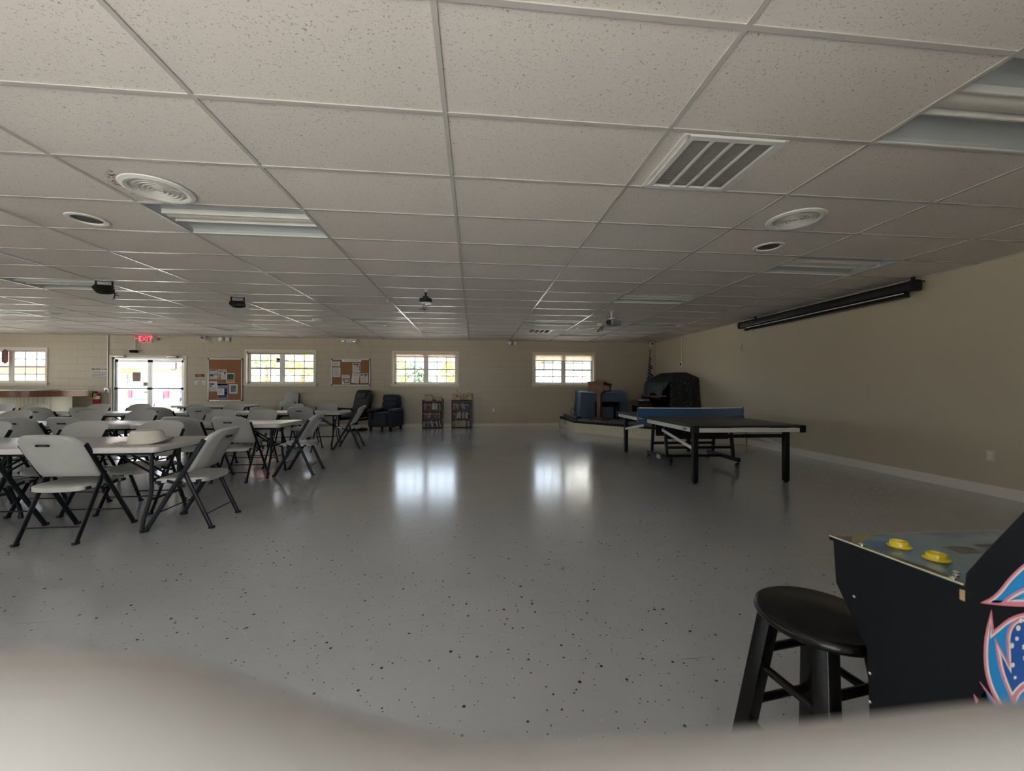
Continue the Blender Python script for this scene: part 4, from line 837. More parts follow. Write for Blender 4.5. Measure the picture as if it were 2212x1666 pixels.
paper('notice_sheet', 'small half sheet at the upper corner of the wide cork board', 'notice', P2(335,385), P2(640,580), 0, lines(.12,.88,.15,.85,9))
paper('notice_sheet', 'tall typed sheet beneath the half sheet on the wide cork board', 'notice', P2(345,625), P2(650,1010), 0, lines(.15,.85,.12,.92,14))
paper('flyer', 'flyer with a dark heading and blue dot near the middle of the wide cork board', 'flyer', P2(1130,455), P2(1435,830), 0, [(.1,.85,.07,.19,'maroon'),(.85,.93,.19,.8,'dink'),(.55,.72,.26,.4,'navy')]+lines(.1,.78,.22,.92,11))
paper('photo_page', 'page of small dark photos low on the wide cork board', 'notice', P2(705,920), P2(1015,1295), 0, [(.08+.22*i,.25+.22*i,.36+.2*j,.5+.2*j,'dink') for i in range(4) for j in range(3) if (i*3+j) % 5 != 2]+lines(.1,.9,.06,.28,4))
paper('notice_sheet', 'tilted white sheet with three dark dots on the wide cork board', 'notice', P2(1100,855), P2(1395,1250), 7, [(.35,.45,.5,.57,'dink'),(.65,.75,.54,.61,'dink'),(.48,.58,.74,.82,'dink')]+lines(.2,.85,.08,.3,4))
paper('flyer', 'flyer with a red stamped heading at the lower end of the wide cork board', 'flyer', P2(1445,865), P2(1745,1240), -2, [(.08,.35,.08,.24,'dink'),(.45,.95,.06,.15,'maroon'),(.5,.9,.2,.3,'maroon')]+lines(.12,.88,.36,.9,10))
# framed list sign beside the door
(x0,z1),(x1,z0) = wp(197.5,795), wp(233.3,817.5); w, h = x1-x0, z1-z0
t = thing('wall_sign', 'white printed wall sign with a bold heading beside the conduit by the door', 'sign', ((x0+x1)/2,DW,(z0+z1)/2))
mb = MB(); mb.box(-w/2,w/2,-.006,0,-h/2,h/2); mb.build('sign_board', mat('sign_white', (.62,.62,.58), .5), t, smooth=False)
mb = MB()
for u0,u1 in ((.03,.24),(.28,.58),(.63,.75),(.8,.98)):
    n = max(2, int((u1-u0)/.05))
    for k in range(n): a = u0+(u1-u0)*k/n; mb.box(-w/2+w*a,-w/2+w*(a+.04),-.008,-.005,h/2-h*.17,h/2-h*.05)
mb.build('heading', DINK, t, smooth=False)
mb = MB()
for v, l in ((.3,.55),(.45,.96),(.59,.9),(.73,.72),(.87,.96)): mb.box(-w/2+w*.04,-w/2+w*l,-.0075,-.005,h/2-h*(v+.045),h/2-h*v)
mb.build('text_line', mat('sign_grey', (.2,.19,.17), .7), t, smooth=False)
# conduit and switch box
xc, zt = wp(234.5,722); xb, zb = wp(231.5,843)
t = thing('conduit', 'thin metal conduit running down the wall beside the entrance to a steel box', 'conduit', (xc,DW,0))
mb = MB(); mb.tube([(0,-.018,CEIL-.005),(0,-.018,1.14)], .013); mb.build('pipe', STEEL, t)
mb = MB(); mb.box(-.06,.06,-.06,0,1.0,1.15); bx = mb.build('switch_box', STEEL, t, bevel=.006); mb = MB(); mb.box(-.012,.012,-.075,-.06,1.06,1.1); mb.build('switch_lever', BLKP, bx)
# fire extinguisher
RED = mat('extinguisher_red', (.30,.012,.015), .25, 0, .05); YEL = mat('tag_yellow', (.62,.45,.03), .5)
(xe,z1),(_,z0) = wp(215.5,845), wp(215.5,872.5)
t = thing('fire_extinguisher', 'red fire extinguisher with yellow tag hanging on the wall beside the entrance', 'fire extinguisher', (xe,DW-.09,z0))
H = z1-z0
mb = MB(); mb.lathe([(.0,0),(.062,.0),(.068,.012),(.068,H*.68),(.055,H*.78),(.025,H*.84),(.02,H*.87)], 24); cy = mb.build('cylinder', RED, t)
mb = MB(); mb.lathe([(.0685,H*.38),(.0695,H*.38),(.0695,H*.62),(.0685,H*.62)], 24); mb.build('label_band', PAPER, t)
mb = MB(); mb.cbox((0,0,H*.9),(.03,.03,.05)); mb.bar((0,0,H*.96),(-.02,-.1,H*.99),.02,.012); mb.bar((0,0,H*.92),(-.02,-.09,H*.9),.02,.01); mb.build('valve', BLKP, t)
mb = MB(); mb.tube([(0,0,H*.9),(-.075,-.01,H*.88),(-.098,-.01,H*.7),(-.085,-.02,H*.5)], .012, 8); mb.build('hose', BLKP, t)
mb = MB(); mb.cbox((.022,-.075,H*.66),(.075,.003,.11)); mb.build('inspection_tag', YEL, t)
mb = MB(); mb.cbox((0,.08,H*.6),(.05,.02,.12)); mb.build('wall_bracket', STEEL, t)
# red plaque, switches, outlet plates
(x0,z1),(x1,z0) = wp(422,808.5), wp(441.5,814.2)
t = thing('plaque', 'small maroon plaque above the two light switches', 'sign', ((x0+x1)/2,DW,(z0+z1)/2)); w, h = (x1-x0)/2, (z1-z0)/2
mb = MB(); mb.box(-w,w,-.008,0,-h,h); mb.build('plate', MAR, t, bevel=.002); mb = MB(); mb.box(-w*.85,w*.35,-.0095,-.007,h*.1,h*.55); mb.box(-w*.3,w*.4,-.0095,-.007,-h*.6,-h*.2); mb.build('lettering', PINK, t, smooth=False)
PLATE = mat('plate_cream', (.66,.62,.53), .35)
def plate(name, x, z, label, cat, kind, right=False, y=0):
    t = thing(name, label, cat, (x, DW, z) if not right else (RW, y, z), 0 if not right else R(-90))
    mb = MB(); mb.box(-.055,.055,-.007,0,-.06,.06) if kind != 1 else mb.box(-.036,.036,-.007,0,-.058,.058); mb.build('cover_plate', PLATE, t, bevel=.003)
    mb = MB()
    if kind == 1:
        for s in (-1,1): mb.lathe([(.016,0),(.015,.004),(0,.0045)], 16, (0,-.007,s*.024), Matrix.Rotation(PI/2,4,'X'))
    else:
        for s in (-1,1): mb.cbox((s*.022,-.011,0),(.012,.014,.026), None)
    mb.build('socket' if kind == 1 else 'toggle', WHITE, t); return t
for (p, nm) in (((425,827.5),'nearer the door'), ((440.5,827.5),'nearer the tall cork board')):
    x, z = wp(*p); plate('light_switch', x, z, 'cream double light switch plate ' + nm, 'light switch', 2)
x, z = wp(1066,885.5); plate('wall_outlet', x, z, 'white wall outlet low on the back wall between bookcases and stage', 'outlet', 1)
plate('wall_outlet', 0, .442, 'white wall outlet low on the side wall past the table tennis table', 'outlet', 1, True, 3.784)
t = thing('screen_switch', 'white screen switch box with vertical conduit on the side wall above the organ', 'switch', (RW,10.202,1.835), R(-90))
mb = MB(); mb.box(-.06,.06,-.045,0,-.075,.075); mb.build('switch_box', WHITE, t, bevel=.01); mb = MB(); mb.box(-.02,.02,-.06,-.045,-.04,.035); mb.build('rocker', BLKP, t); mb = MB(); mb.tube([(0,-.02,.07),(0,-.02,CEIL-1.835-.006)], .013); mb.build('conduit', TRIM, t)
mb = MB()
for k, dx in enumerate((-.03,.0,.03)): mb.tube([(0,-.002,.06),(dx*.4,-.03,.03),(dx,-.03,-.03),(dx*1.4,-.02,-.09-.02*k)], .003, 6)
o = mb.build('wire_tails', mat('wire_grey', (.25,.23,.2), .6)); o.location = (RW,7.776,2.07); o.rotation_euler = (0,0,R(-90)); tag(o, 'three loose wire tails sticking out of the side wall below the screen', 'wire')
# EXIT sign with twin lamps
(x0,z1),(x1,z0) = wp(306,724.5), wp(329,739); w, h = (x1-x0)/2, (z1-z0)/2
t = thing('exit_sign', 'glowing red EXIT sign with two emergency lamps above the entrance', 'exit sign', ((x0+x1)/2,DW,min((z0+z1)/2, CEIL-h-.012)))
mb = MB(); mb.box(-w-.02,w+.02,-.05,0,-h-.01,h+.01); mb.build('housing', WHITE, t, bevel=.006)
mb = MB(); mb.box(-w+.01,w-.01,-.053,-.049,-h+.006,h-.006); mb.build('face', mat('exit_face', (.45,.16,.15), .5), t, smooth=False)
mb = MB(); mb.text('EXIT', h*2.05, face_front((0,-.0545,0)) @ Matrix.Diagonal((.92,1,1,1)), 0, .001); mb.build('exit_lettering', emit('exit_red', (1,.03,.06), 1.6), t, smooth=False)
for s in (-1,1):
    mb = MB(); mb.bar((s*(w+.02),-.03,h*.2),(s*(w+.075),-.04,h*.3),.03,.03); M = Matrix.Rotation(s*.7,4,'Z') @ Matrix.Rotation(PI/2+.2,4,'X'); mb.lathe([(.0,-.03),(.035,-.02),(.05,.04),(.044,.045),(.04,.03),(0,.028)], 18, (s*(w+.1),-.05,h*.05), M); mb.build('lamp_head', TRIM, t)
# hanging black camera under the exit sign
x, z = wp(296,760)
t = thing('door_sensor', 'black bullet camera on a drop rod above the entrance door', 'camera', (x,DW,z))
mb = MB(); mb.tube([(0,-.05,.02),(0,-.05,CEIL-z-.004)], .012); mb.build('drop_rod', STEEL, t); mb = MB(); mb.cbox((-.03,-.07,0),(.13,.13,.075)); mb.lathe([(.03,0),(.03,.03),(0,.03)], 16, (-.04,-.135,-.005), Matrix.Rotation(PI/2,4,'X')); mb.build('camera_body', BLKP, t, bevel=.012)
# emergency light units
def emer(x, z, label, style):
    t = thing('emergency_light', label, 'emergency light', (x,DW,z), 0, 'emergency light units along the back wall')
    if style == 0:
        mb = MB(); mb.box(-.095,.095,-.06,0,-.065,.06); mb.build('battery_box', WHITE, t, bevel=.01)
        for s in (-1,1):
            mb = MB(); mb.lathe([(0,-.02),(.05,-.01),(.065,.05),(.06,.055)], 20, (s*.155,-.05,-.005), Matrix.Rotation(PI/2,4,'X')); hd = mb.build('lamp_head', WHITE, t)
            mb = MB(); mb.lathe([(.058,.05),(.03,.057),(0,.058)], 20, (s*.155,-.05,-.005), Matrix.Rotation(PI/2,4,'X')); mb.build('lamp_lens', CHROME, hd)
    else:
        for k, s in enumerate((-1,1)):
            mb = MB(); mb.box(s*.085-.06,s*.085+.06,-.05,0,-.06,.055); mb.build('unit_box', STEEL if style == 1 else mat('unit_grey', (.38,.42,.42), .5), t, bevel=.008)
        mb = MB(); mb.lathe([(.05,.0),(.05,.02),(.03,.026),(0,.028)], 20, (-.085,-.05,0), Matrix.Rotation(PI/2,4,'X')); mb.box(.055,.115,-.06,-.05,-.05,.048); mb.build('strobe_face', WHITE, t)
    return t
for p, s, lab in (((486.5,730),1,'grey twin-box alarm strobe high on the wall above the tall cork board'), ((755.5,734.8),0,'white emergency light with two round lamps above the wide cork board'), ((1106.5,737.5),2,'grey twin-box alarm strobe high on the wall beside the stage window')):
    x, z = wp(*p); emer(x, min(z, CEIL-.075), lab, s)
for p, lab in (((441,729.5),'white security camera high on the wall between exit sign and strobe'), ((1408,739),'white security camera high in the corner above the flag')):
    x, z = wp(*p, DW-.06); t = thing('security_camera', lab, 'camera', (x,DW,min(z, CEIL-.06)))
    mb = MB(); mb.lathe([(.045,0),(.045,.02),(.02,.03),(.02,.05)], 18, (0,0,0), Matrix.Rotation(PI/2,4,'X')); mb.cbox((0,-.07,.015),(.085,.1,.075)); mb.build('camera_body', WHITE, t, bevel=.012)
    mb = MB(); mb.lathe([(.03,0),(.03,.02),(0,.022)], 18, (-.012,-.112,.008), Matrix.Rotation(PI/2,4,'X')); mb.build('lens', BLKP, t)
# wooden plaque on the mullion of the bar window
(x0,z1),(x1,z0) = wp(7.5,754.5), wp(20.3,785.5); w, h = (x1-x0)/2, (z1-z0)/2
t = thing('hanging_plaque', 'carved reddish wood plaque hanging over the mullion of the window above the bar', 'plaque', ((x0+x1)/2,DW-.03,(z0+z1)/2)); PLQ = mat('plaque_wood', (.16,.055,.055), .5, 0, .12, 20)
mb = MB(); mb.prism([(-w,-h*.82),(-w*.45,-h*.86),(-.03,-h),(.03,-h),(w*.45,-h*.86),(w,-h*.82),(w,h*.72),(w*.5,h*.8),(0,h),(-w*.5,h*.8),(-w,h*.72)], lambda u, v, k: V(u,k,v), -.012,.012); mb.build('plaque_board', PLQ, t, bevel=.004)
mb = MB()
for k in range(5): zz = h*.5-h*.25*k; mb.box(-w*.6,w*.5,-.016,-.011,zz-.012,zz+.008)
mb.build('carving', mat('plaque_light', (.24,.11,.085), .6), t, smooth=False)

# ---------------------------------------------------------------- bar counter
t = thing('bar_counter', 'long bar counter with mottled brown edge and cream beadboard front below the window', 'bar', (0,0,0))
LAM = specks_mat('mottled_brown_laminate', (.20,.085,.04), (.33,.16,.08), 40, .22, .25)
zb, zt_ = .93, 1.085
top = [(-14.3,10.05),(-11.2,10.05)]+[(-11.2+.98*math.sin(a), 11.03-.98*math.cos(a)) for a in [R(k) for k in range(9,91,9)]]+[(-10.22,11.42),(-14.3,11.42)]
mb = MB(); mb.prism(top, lambda u, v, k: V(u,v,k), zb, zt_-.012); mb.build('counter_edge', LAM, t, ang=.9)
mb = MB(); mb.prism(top, lambda u, v, k: V(u,v,k), zt_-.012, zt_); mb.build('counter_top', mat('counter_laminate', (.5,.47,.42), .3), t, ang=.9)
bod = [(-14.3,10.33),(-11.2,10.33)]+[(-11.2+.7*math.sin(a), 11.03-.7*math.cos(a)) for a in [R(k) for k in range(9,91,9)]]+[(-10.5,11.3),(-14.3,11.3)]
mb = MB(); mb.prism(bod, lambda u, v, k: V(u,v,k), 0, zb); mb.build('bar_front', BEAD, t, ang=.9)
for (x, y, sx, sy, lab) in ((-10.75,10.75,.3,.2,'flat dark tray lying at the rounded end of the bar'), (-11.5,10.8,.26,.2,'flat white sheet lying on the bar top')):
    mb = MB(); mb.box(-sx,sx,-sy,sy,0,.014); o = mb.build('serving_tray' if 'tray' in lab else 'paper_sheet', MAH if 'tray' in lab else WHITE, bevel=.004); o.location = (x,y,zt_); tag(o, lab, 'tray' if 'tray' in lab else 'paper')

# ---------------------------------------------------------------- recliners
NAVYF = mat('navy_fabric', (.011,.017,.031), .75, 0, .12, 30, .3, 200); BLKL = mat('black_leather', (.006,.0065,.007), .5, 0, .1, 12, .3, 60)
def puff(mb, c, d, n=4.0, M=None, nu=20, nv=14, bulge=0):
    def f(u, v):
        th, ph = u*2*PI, (v-.5)*PI; e = 2/n
        sg = lambda x: math.copysign(abs(x)**e, x)
        p = V(sg(math.cos(ph))*sg(math.cos(th))*d[0]/2, sg(math.cos(ph))*sg(math.sin(th))*d[1]/2, sg(math.sin(ph))*d[2]/2)
        if M: p = M @ p
        return p+V(*c)
    return mb.grid(nu+1, nv, f)
t = thing('recliner', 'navy fabric push-back recliner with rolled arms, angled beside the bookcases', 'armchair', (-2.41,11.05,0), R(-15))
for s in (-1,1):
    mb = MB(); puff(mb, (s*.285,.0,.31), (.13,.74,.42), 9); puff(mb, (s*.285,-.02,.545), (.17,.76,.11), 4); mb.build('armrest', NAVYF, t, ang=1)
mb = MB(); puff(mb, (0,-.10,.40), (.45,.60,.22), 5); mb.build('seat_cushion', NAVYF, t, ang=1)
mb = MB(); puff(mb, (0,-.345,.225), (.45,.10,.23), 6); mb.build('footrest', NAVYF, t, ang=1)
Mt = Matrix.Rotation(R(-14),4,'X')
for k, (zz, hh) in enumerate(((.53,.2),(.70,.2),(.865,.2))):
    mb = MB(); puff(mb, (0,.24+.25*(zz-.5),zz), (.50,.19,hh), 5, Mt); mb.build('back_cushion', NAVYF, t, ang=1)
mb = MB(); puff(mb, (0,.33,.5), (.48,.14,.7), 7, Mt); mb.build('back_shell', NAVYF, t, ang=1)
for x in (-.28,.28):
    for y in (-.31,.30): mb = MB(); mb.lathe([(.03,0),(.042,.1),(0,.1)], 4, (x,y,0), Matrix.Rotation(PI/4,4,'Z')); mb.build('leg', BLKG, t)
t = thing('recliner', 'black leather glider recliner with open black wooden arms, behind the navy recliner', 'armchair', (-3.24,11.17,0), R(-28))
Mt = Matrix.Rotation(R(-16),4,'X')
mb = MB(); puff(mb, (0,.24,.78), (.56,.16,.66), 6, Mt, 28, 20); mb.build('back_cushion', BLKL, t, ang=1)
mb = MB(); puff(mb, (0,.215,.95), (.34,.10,.20), 4, Mt); mb.build('headrest', BLKL, t, ang=1)
mb = MB(); puff(mb, (0,.10,.58), (.46,.12,.20), 4, Mt); mb.build('lumbar_cushion', BLKL, t, ang=1)
mb = MB(); puff(mb, (0,-.08,.42), (.54,.56,.18), 5); mb.build('seat_cushion', BLKL, t, ang=1)
for s in (-1,1):
    x = s*.305; mb = MB(); mb.bar((x,.2,.56),(x,-.34,.60),.055,.035); mb.bar((x,-.31,.60),(x,-.26,.30),.03,.06,(0,1,0)); mb.bar((x,.12,.56),(x,.1,.30),.03,.06,(0,1,0)); mb.bar((x,.2,.30),(x,-.3,.30),.03,.05); mb.bar((x,.2,.41),(x,-.28,.41),.02,.03); mb.build('armrest', BLKG, t, bevel=.008)
mb = MB(); mb.tube([(0,-.02,.05),(0,-.02,.34)], .045); mb.bar((-.3,0,.29),(.3,0,.29),.12,.03); mb.lathe([(.30,0),(.30,.025),(.26,.045),(.05,.06),(0,.06)], 32, (0,-.02,0)); mb.build('swivel_base', BLKG, t)

# ---------------------------------------------------------------- bookcases and books
BCM = mat('black_laminate', (.010,.009,.010), .45)
BKC = {'dark red':(.16,.02,.025),'maroon':(.09,.02,.03),'brown':(.11,.055,.03),'black':(.015,.015,.018),'grey':(.20,.20,.21),'navy':(.02,.03,.08),'cream':(.48,.42,.32),'white':(.55,.54,.50),'pale green':(.33,.38,.30),'red':(.30,.03,.035),'pink':(.45,.14,.19),'blue':(.04,.10,.22),'orange':(.38,.13,.06),'yellow':(.44,.36,.08),'tan':(.33,.21,.11),'purple':(.10,.03,.11),'dark green':(.04,.07,.06),'teal':(.03,.17,.25)}
BKM = {k: mat('book_' + k.replace(' ', '_'), c, .5, 0, .1, 30) for k, c in BKC.items()}
PAGES = mat('book_pages', (.50,.38,.24), .8, 0, .1, 60)
bkproto = {}
def book(x, y, z, th, h, dp, col, label, group, M=None, spine=True):
    mb = MB(); c = .0025
    mb.box(-th/2,th/2,-dp/2,-dp/2+c,0,h,0); mb.box(-th/2,-th/2+c,-dp/2,dp/2,0,h,0); mb.box(th/2-c,th/2,-dp/2,dp/2,0,h,0); mb.box(-th/2+c,th/2-c,-dp/2+c,dp/2-.004,.004,h-.004,1)
    if spine and th > .018: mb.box(-th*.3,th*.3,-dp/2-.0006,-dp/2+.001,h*.62,h*.78,2)
    o = mb.build('book', [BKM[col], PAGES, BKM['cream'] if col in ('black','navy','dark red','maroon','brown','blue','purple','dark green','red') else BKM['grey']], smooth=False)
    o.matrix_world = Matrix.Translation((x,y,z)) @ (M or Matrix.Identity(4)); return tag(o, label, 'book', group)
def bookcase(x0, x1, zt, label, who, rows, seed, shelves):
    w = x1-x0; yf, yb = 11.475, DW-.014; t = thing('bookcase', label, 'bookcase', ((x0+x1)/2,(yf+yb)/2,0), 0, 'black three-shelf bookcases'); a = w/2; d2 = (yb-yf)/2; e = .016
    mb = MB(); mb.box(-a,-a+e,-d2,d2,0,zt); mb.build('side_panel', BCM, t, smooth=False); mb = MB(); mb.box(a-e,a,-d2,d2,0,zt); mb.build('side_panel', BCM, t, smooth=False)
    mb = MB(); mb.box(-a,a,d2-.006,d2,0,zt); mb.build('back_panel', BCM, t, smooth=False)
    zs = [.012]+shelves
    for z in zs: mb = MB(); mb.box(-a+e,a-e,-d2,d2-.006,z,z+e); mb.build('shelf', BCM, t, smooth=False)
    if not who.startswith('nearer'): mb = MB(); mb.box(-a,a,-d2,d2,zt-e,zt); mb.build('top_panel', BCM, t, smooth=False)
    else: mb = MB(); mb.box(-a+e,a-e,-d2,d2,zt-.02-e,zt-.02); mb.build('top_panel', BCM, t, smooth=False)
    rnd = random.Random(seed); nm = ('bottom','middle','top')
    for r, cols in enumerate(rows):
        z = zs[r]+e+.0005; gap = (zs[r+1] if r < 2 else zt-.02)-e-z; n = len(cols); inner = w-2*e-.012; tk = [rnd.uniform(.75,1.3) for _ in cols]; lean_sp = .90
        sc = inner*lean_sp/sum(tk); x = x0+e+.006+inner*.02
        for k, cname in enumerate(cols):
            th = tk[k]*sc*.93; h = min(gap*.86, rnd.uniform(.72,.9)*gap); lean = 0
            if cname.endswith('/'): lean = R(9); cname = cname[:-1]
            if cname.endswith('\\'): lean = R(-13); cname = cname[:-1]
            M = Matrix.Rotation(lean,4,'Y'); xx = x+tk[k]*sc/2; zz = z+abs(math.sin(lean))*th/2
            if cname: book(xx-math.sin(lean)*h*.5, yf+.10+rnd.uniform(-.012,.012), zz, th, h, .15, cname, '%s book, %s along %s shelf, bookcase %s' % (cname, ORD[k], nm[r], who), 'books on the %s shelf of the bookcase %s' % (nm[r], who), M)
            x += tk[k]*sc
    return t
bookcase(-1.492,-.905,.81,'black three-shelf bookcase full of books, nearer the recliners','nearer the recliners',
 [['cream','dark red','black','grey','dark green','brown\\','cream\\','maroon\\','black\\','white\\','','cream\\'],
  ['navy','red/','dark red/','red/','cream/','maroon/','dark red','brown','black','pink','maroon','brown','grey','orange'],
  ['brown','tan','maroon','dark red','black','brown','dark red','pale green','white','pale green','cream','pale green','black','dark green','white']], 4, [.262,.52])
bookcase(-.652,-.064,.81,'black three-shelf bookcase with paperbacks heaped on top, nearer the stage','nearer the stage',
 [['cream','dark green','yellow','cream','yellow','yellow','cream','yellow','white','cream','white','cream','brown','tan','cream'],
  ['maroon','purple','dark red','grey/','white/','cream/','white','blue','black','cream','orange','grey','white','brown','black'],
  ['pink','grey','brown\\','tan\\','grey\\','dark red\\','maroon\\','navy','white\\','grey','white\\','navy','purple','blue','navy']], 9, [.262,.52])
# books lying on top: stacks
def stack(x, y, z, items, who, group, seed):
    rnd = random.Random(seed); lv = 'bottom,second,third,fourth,fifth,sixth,seventh,eighth,ninth'.split(',')
    for k, (col, th, l) in enumerate(items):
        an = rnd.uniform(-.22,.22); dx = rnd.uniform(-.012,.012)
        mb = MB(); d = .115; c = .0025
        mb.box(-l/2,l/2,-d/2,d/2,0,c,0); mb.box(-l/2,l/2,-d/2,d/2,th-c,th,0); mb.box(-l/2,l/2,d/2-c,d/2,0,th,0); mb.box(-l/2+.003,l/2-.003,-d/2+.002,d/2-c,c,th-c,1)
        o = mb.build('book', [BKM[col], PAGES], smooth=False); o.location = (x+dx,y,z+.0004); o.rotation_euler = (0,0,an)
        tag(o, '%s book lying %s in %s' % (col, lv[k] if k < len(items)-1 or k == 0 else 'topmost', who), 'book', group); z += th+.0008
    return z
zt = .8105
stack(-1.32,11.6,.7905,[('tan',.034,.22),('brown',.036,.23),('cream',.028,.25),('black',.02,.21),('teal',.03,.22),('navy',.03,.21)],'the stack of blue-topped books by the recliners','books lying on the bookcases',1)
stack(-1.02,11.6,.7905,[('brown',.03,.2),('tan',.032,.2),('cream',.024,.19)],'the low stack on the bookcase nearer the recliners','books lying on the bookcases',2)
stack(-.575,11.6,zt,[('tan',.03,.115),('brown',.032,.12),('cream',.026,.125),('tan',.03,.13),('brown',.028,.13),('cream',.026,.12),('white',.028,.12)],'the first stack on the bookcase nearer the stage','books lying on the bookcases',3)
stack(-.44,11.585,zt,[('cream',.026,.13),('cream',.03,.13),('tan',.03,.13),('orange',.03,.11),('brown',.032,.11),('tan',.026,.12)],'the second stack on the bookcase nearer the stage','books lying on the bookcases',4)
stack(-.265,11.6,zt,[('tan',.03,.12),('brown',.03,.11),('tan',.034,.11),('tan',.03,.11),('brown',.028,.115),('cream',.02,.11)],'the third stack on the bookcase nearer the stage','books lying on the bookcases',5)
zz = stack(-.125,11.6,zt,[('tan',.026,.125),('cream',.03,.13),('white',.03,.13),('brown',.032,.13),('brown',.03,.13),('tan',.03,.12),('cream',.026,.12)],'the last stack on the bookcase nearer the stage','books lying on the bookcases',6)
mb = MB(); mb.slab(14, 2, lambda u, v: V(-.50+.03*u-.045*(1-u)**2+.02, 11.56+.1*v, 1.02+.085*(1-u)), lambda u, v: V(.004,0,.004)); tag(mb.build('magazine', BKM['brown']), 'curled brown magazine standing out of the book heap nearer the stage', 'magazine')

# ---------------------------------------------------------------- bar stool and arcade cabinet close to the camera
t = thing('stool', 'round black wooden stool tucked under the arcade cabinet', 'stool', (.945,.986,0))
mb = MB(); mb.lathe([(0,.537),(.13,.537),(.146,.543),(.152,.553),(.149,.564),(.138,.57),(0,.571)], 56); mb.build('seat', BLKG, t, ang=.9)
lp = lambda an, f: V((.112+.093*f)*math.cos(an), (.112+.093*f)*math.sin(an), .54*(1-f))
for k in range(4):
    an = R(143+90*k); a, b = lp(an,0), lp(an,1); mb = MB(); mb.bar(a, b, .042, .042, (math.cos(an+PI/4),math.sin(an+PI/4),0)); mb.build('leg', BLKG, t, bevel=.004)
for k in range(4):
    a0, a1 = R(143+90*k), R(233+90*k)
    for f in ((.30,.62) if k % 2 == 0 else (.22,.52)): mb = MB(); mb.tube([lp(a0,f), lp(a1,f)], .0115, 12); mb.build('rung', BLKG, t)
AX0, AX1 = .90, 1.37
ARC = mat('arcade_black', (.005,.0055,.0075), .5, 0, .08, 6, spec=.22)
t = thing('arcade_cabinet', 'black arcade game cabinet with blue control deck and yellow buttons', 'arcade machine', (0,0,0))
prof = [(.30,0),(.806,0),(.806,.40),(.813,.585),(.889,.70),(.897,.806),(.645,.818),(.633,.818),(.631,.845),(.603,.898),(.555,.983),(.505,1.08),(.475,1.19),(.47,1.33),(.43,1.42),(.30,1.42)]
for x in (AX0, AX1-.016):
    mb = MB(); mb.prism(prof, lambda u, v, k: V(k,u,v), x, x+.016); mb.build('side_panel', ARC, t, ang=.5, smooth=False)
mb = MB(); inner = [(.32,.02),(.79,.02),(.79,.40),(.797,.59),(.872,.70),(.88,.80),(.63,.812),(.55,.96),(.46,1.19),(.45,1.33),(.42,1.40),(.32,1.40)]
mb.prism(inner, lambda u, v, k: V(k,u,v), AX0+.016, AX1-.016); mb.build('cabinet_body', ARC, t, smooth=False)
mb = MB(); mb.box(AX0-.0015,AX0+.0005,.633,.640,.793,.816); mb.build('mdf_edge', mat('raw_board_edge', (.33,.22,.12), .7), t, smooth=False)
deckT = Matrix.Translation((0,.769,.8135)) @ Matrix.Rotation(R(-2.6),4,'X')       # deck plane
mb = MB(); mb.box(AX0-.004, AX1+.004, -.137, .135, -.006, 0); mb.xf(deckT); dk = mb.build('control_deck', ARC, t, smooth=False)
m, tt, b = nt('deck_artwork'); tc = N(tt, 'ShaderNodeTexCoord'); mp = N(tt, 'ShaderNodeMapping'); mp.inputs['Scale'].default_value = (1,1.6,1); L(tt, tc.outputs['Object'], mp.inputs['Vector']); no = N(tt, 'ShaderNodeTexNoise'); no.inputs['Scale'].default_value = 7; no.inputs['Detail'].default_value = 1.2; L(tt, mp.outputs[0], no.inputs['Vector'])
cr = N(tt, 'ShaderNodeValToRGB'); e = cr.color_ramp.elements; e[0].position = .30; e[0].color = (.02,.09,.22,1); e[1].position = .66; e[1].color = (.16,.25,.31,1)
for p, c in ((.40,(.035,.19,.42,1)),(.50,(.11,.25,.36,1)),(.60,(.15,.26,.33,1)),(.73,(.26,.16,.08,1))): q = e.new(p); q.color = c
L(tt, no.outputs['Fac'], cr.inputs[0]); L(tt, cr.outputs[0], b.inputs['Base Color']); b.inputs['Roughness'].default_value = .18; b.inputs['Coat Weight'].default_value = .5; b.inputs['Coat Roughness'].default_value = .04; DECK = m
mb = MB(); mb.box(AX0, AX1, -.133, .131, 0, .0015); mb.xf(deckT); mb.build('deck_artwork', DECK, dk, smooth=False)
mb = MB(); YG = mat('deck_border', (.25,.24,.10), .25); DGR = mat('deck_dark', (.06,.055,.05), .3)
mb.prism([(AX0,-.133),(AX0+.02,-.133),(AX0+.028,-.06),(AX0+.016,.02),(AX0+.03,.085),(AX0+.10,.118),(AX0+.16,.131),(AX0,.131)], lambda u, v, k: V(u,v,k), .0016,.0022); mb.xf(deckT); mb.build('deck_border', YG, dk, smooth=False)
mb = MB(); mb.prism([(AX0+.002,-.13),(AX0+.014,-.13),(AX0+.02,-.06),(AX0+.009,.03),(AX0+.018,.1),(AX0+.05,.124),(AX0+.002,.128)], lambda u, v, k: V(u,v,k), .0023,.0027); mb.xf(deckT); mb.build('deck_inlay', DGR, dk, smooth=False)
mb = MB(); mb.box(AX0+.19,AX0+.25,.0,.04,.0016,.0024); mb.box(AX0+.28,AX0+.34,.0,.045,.0016,.0022); mb.xf(deckT); mb.build('instruction_label', DGR, dk, smooth=False)
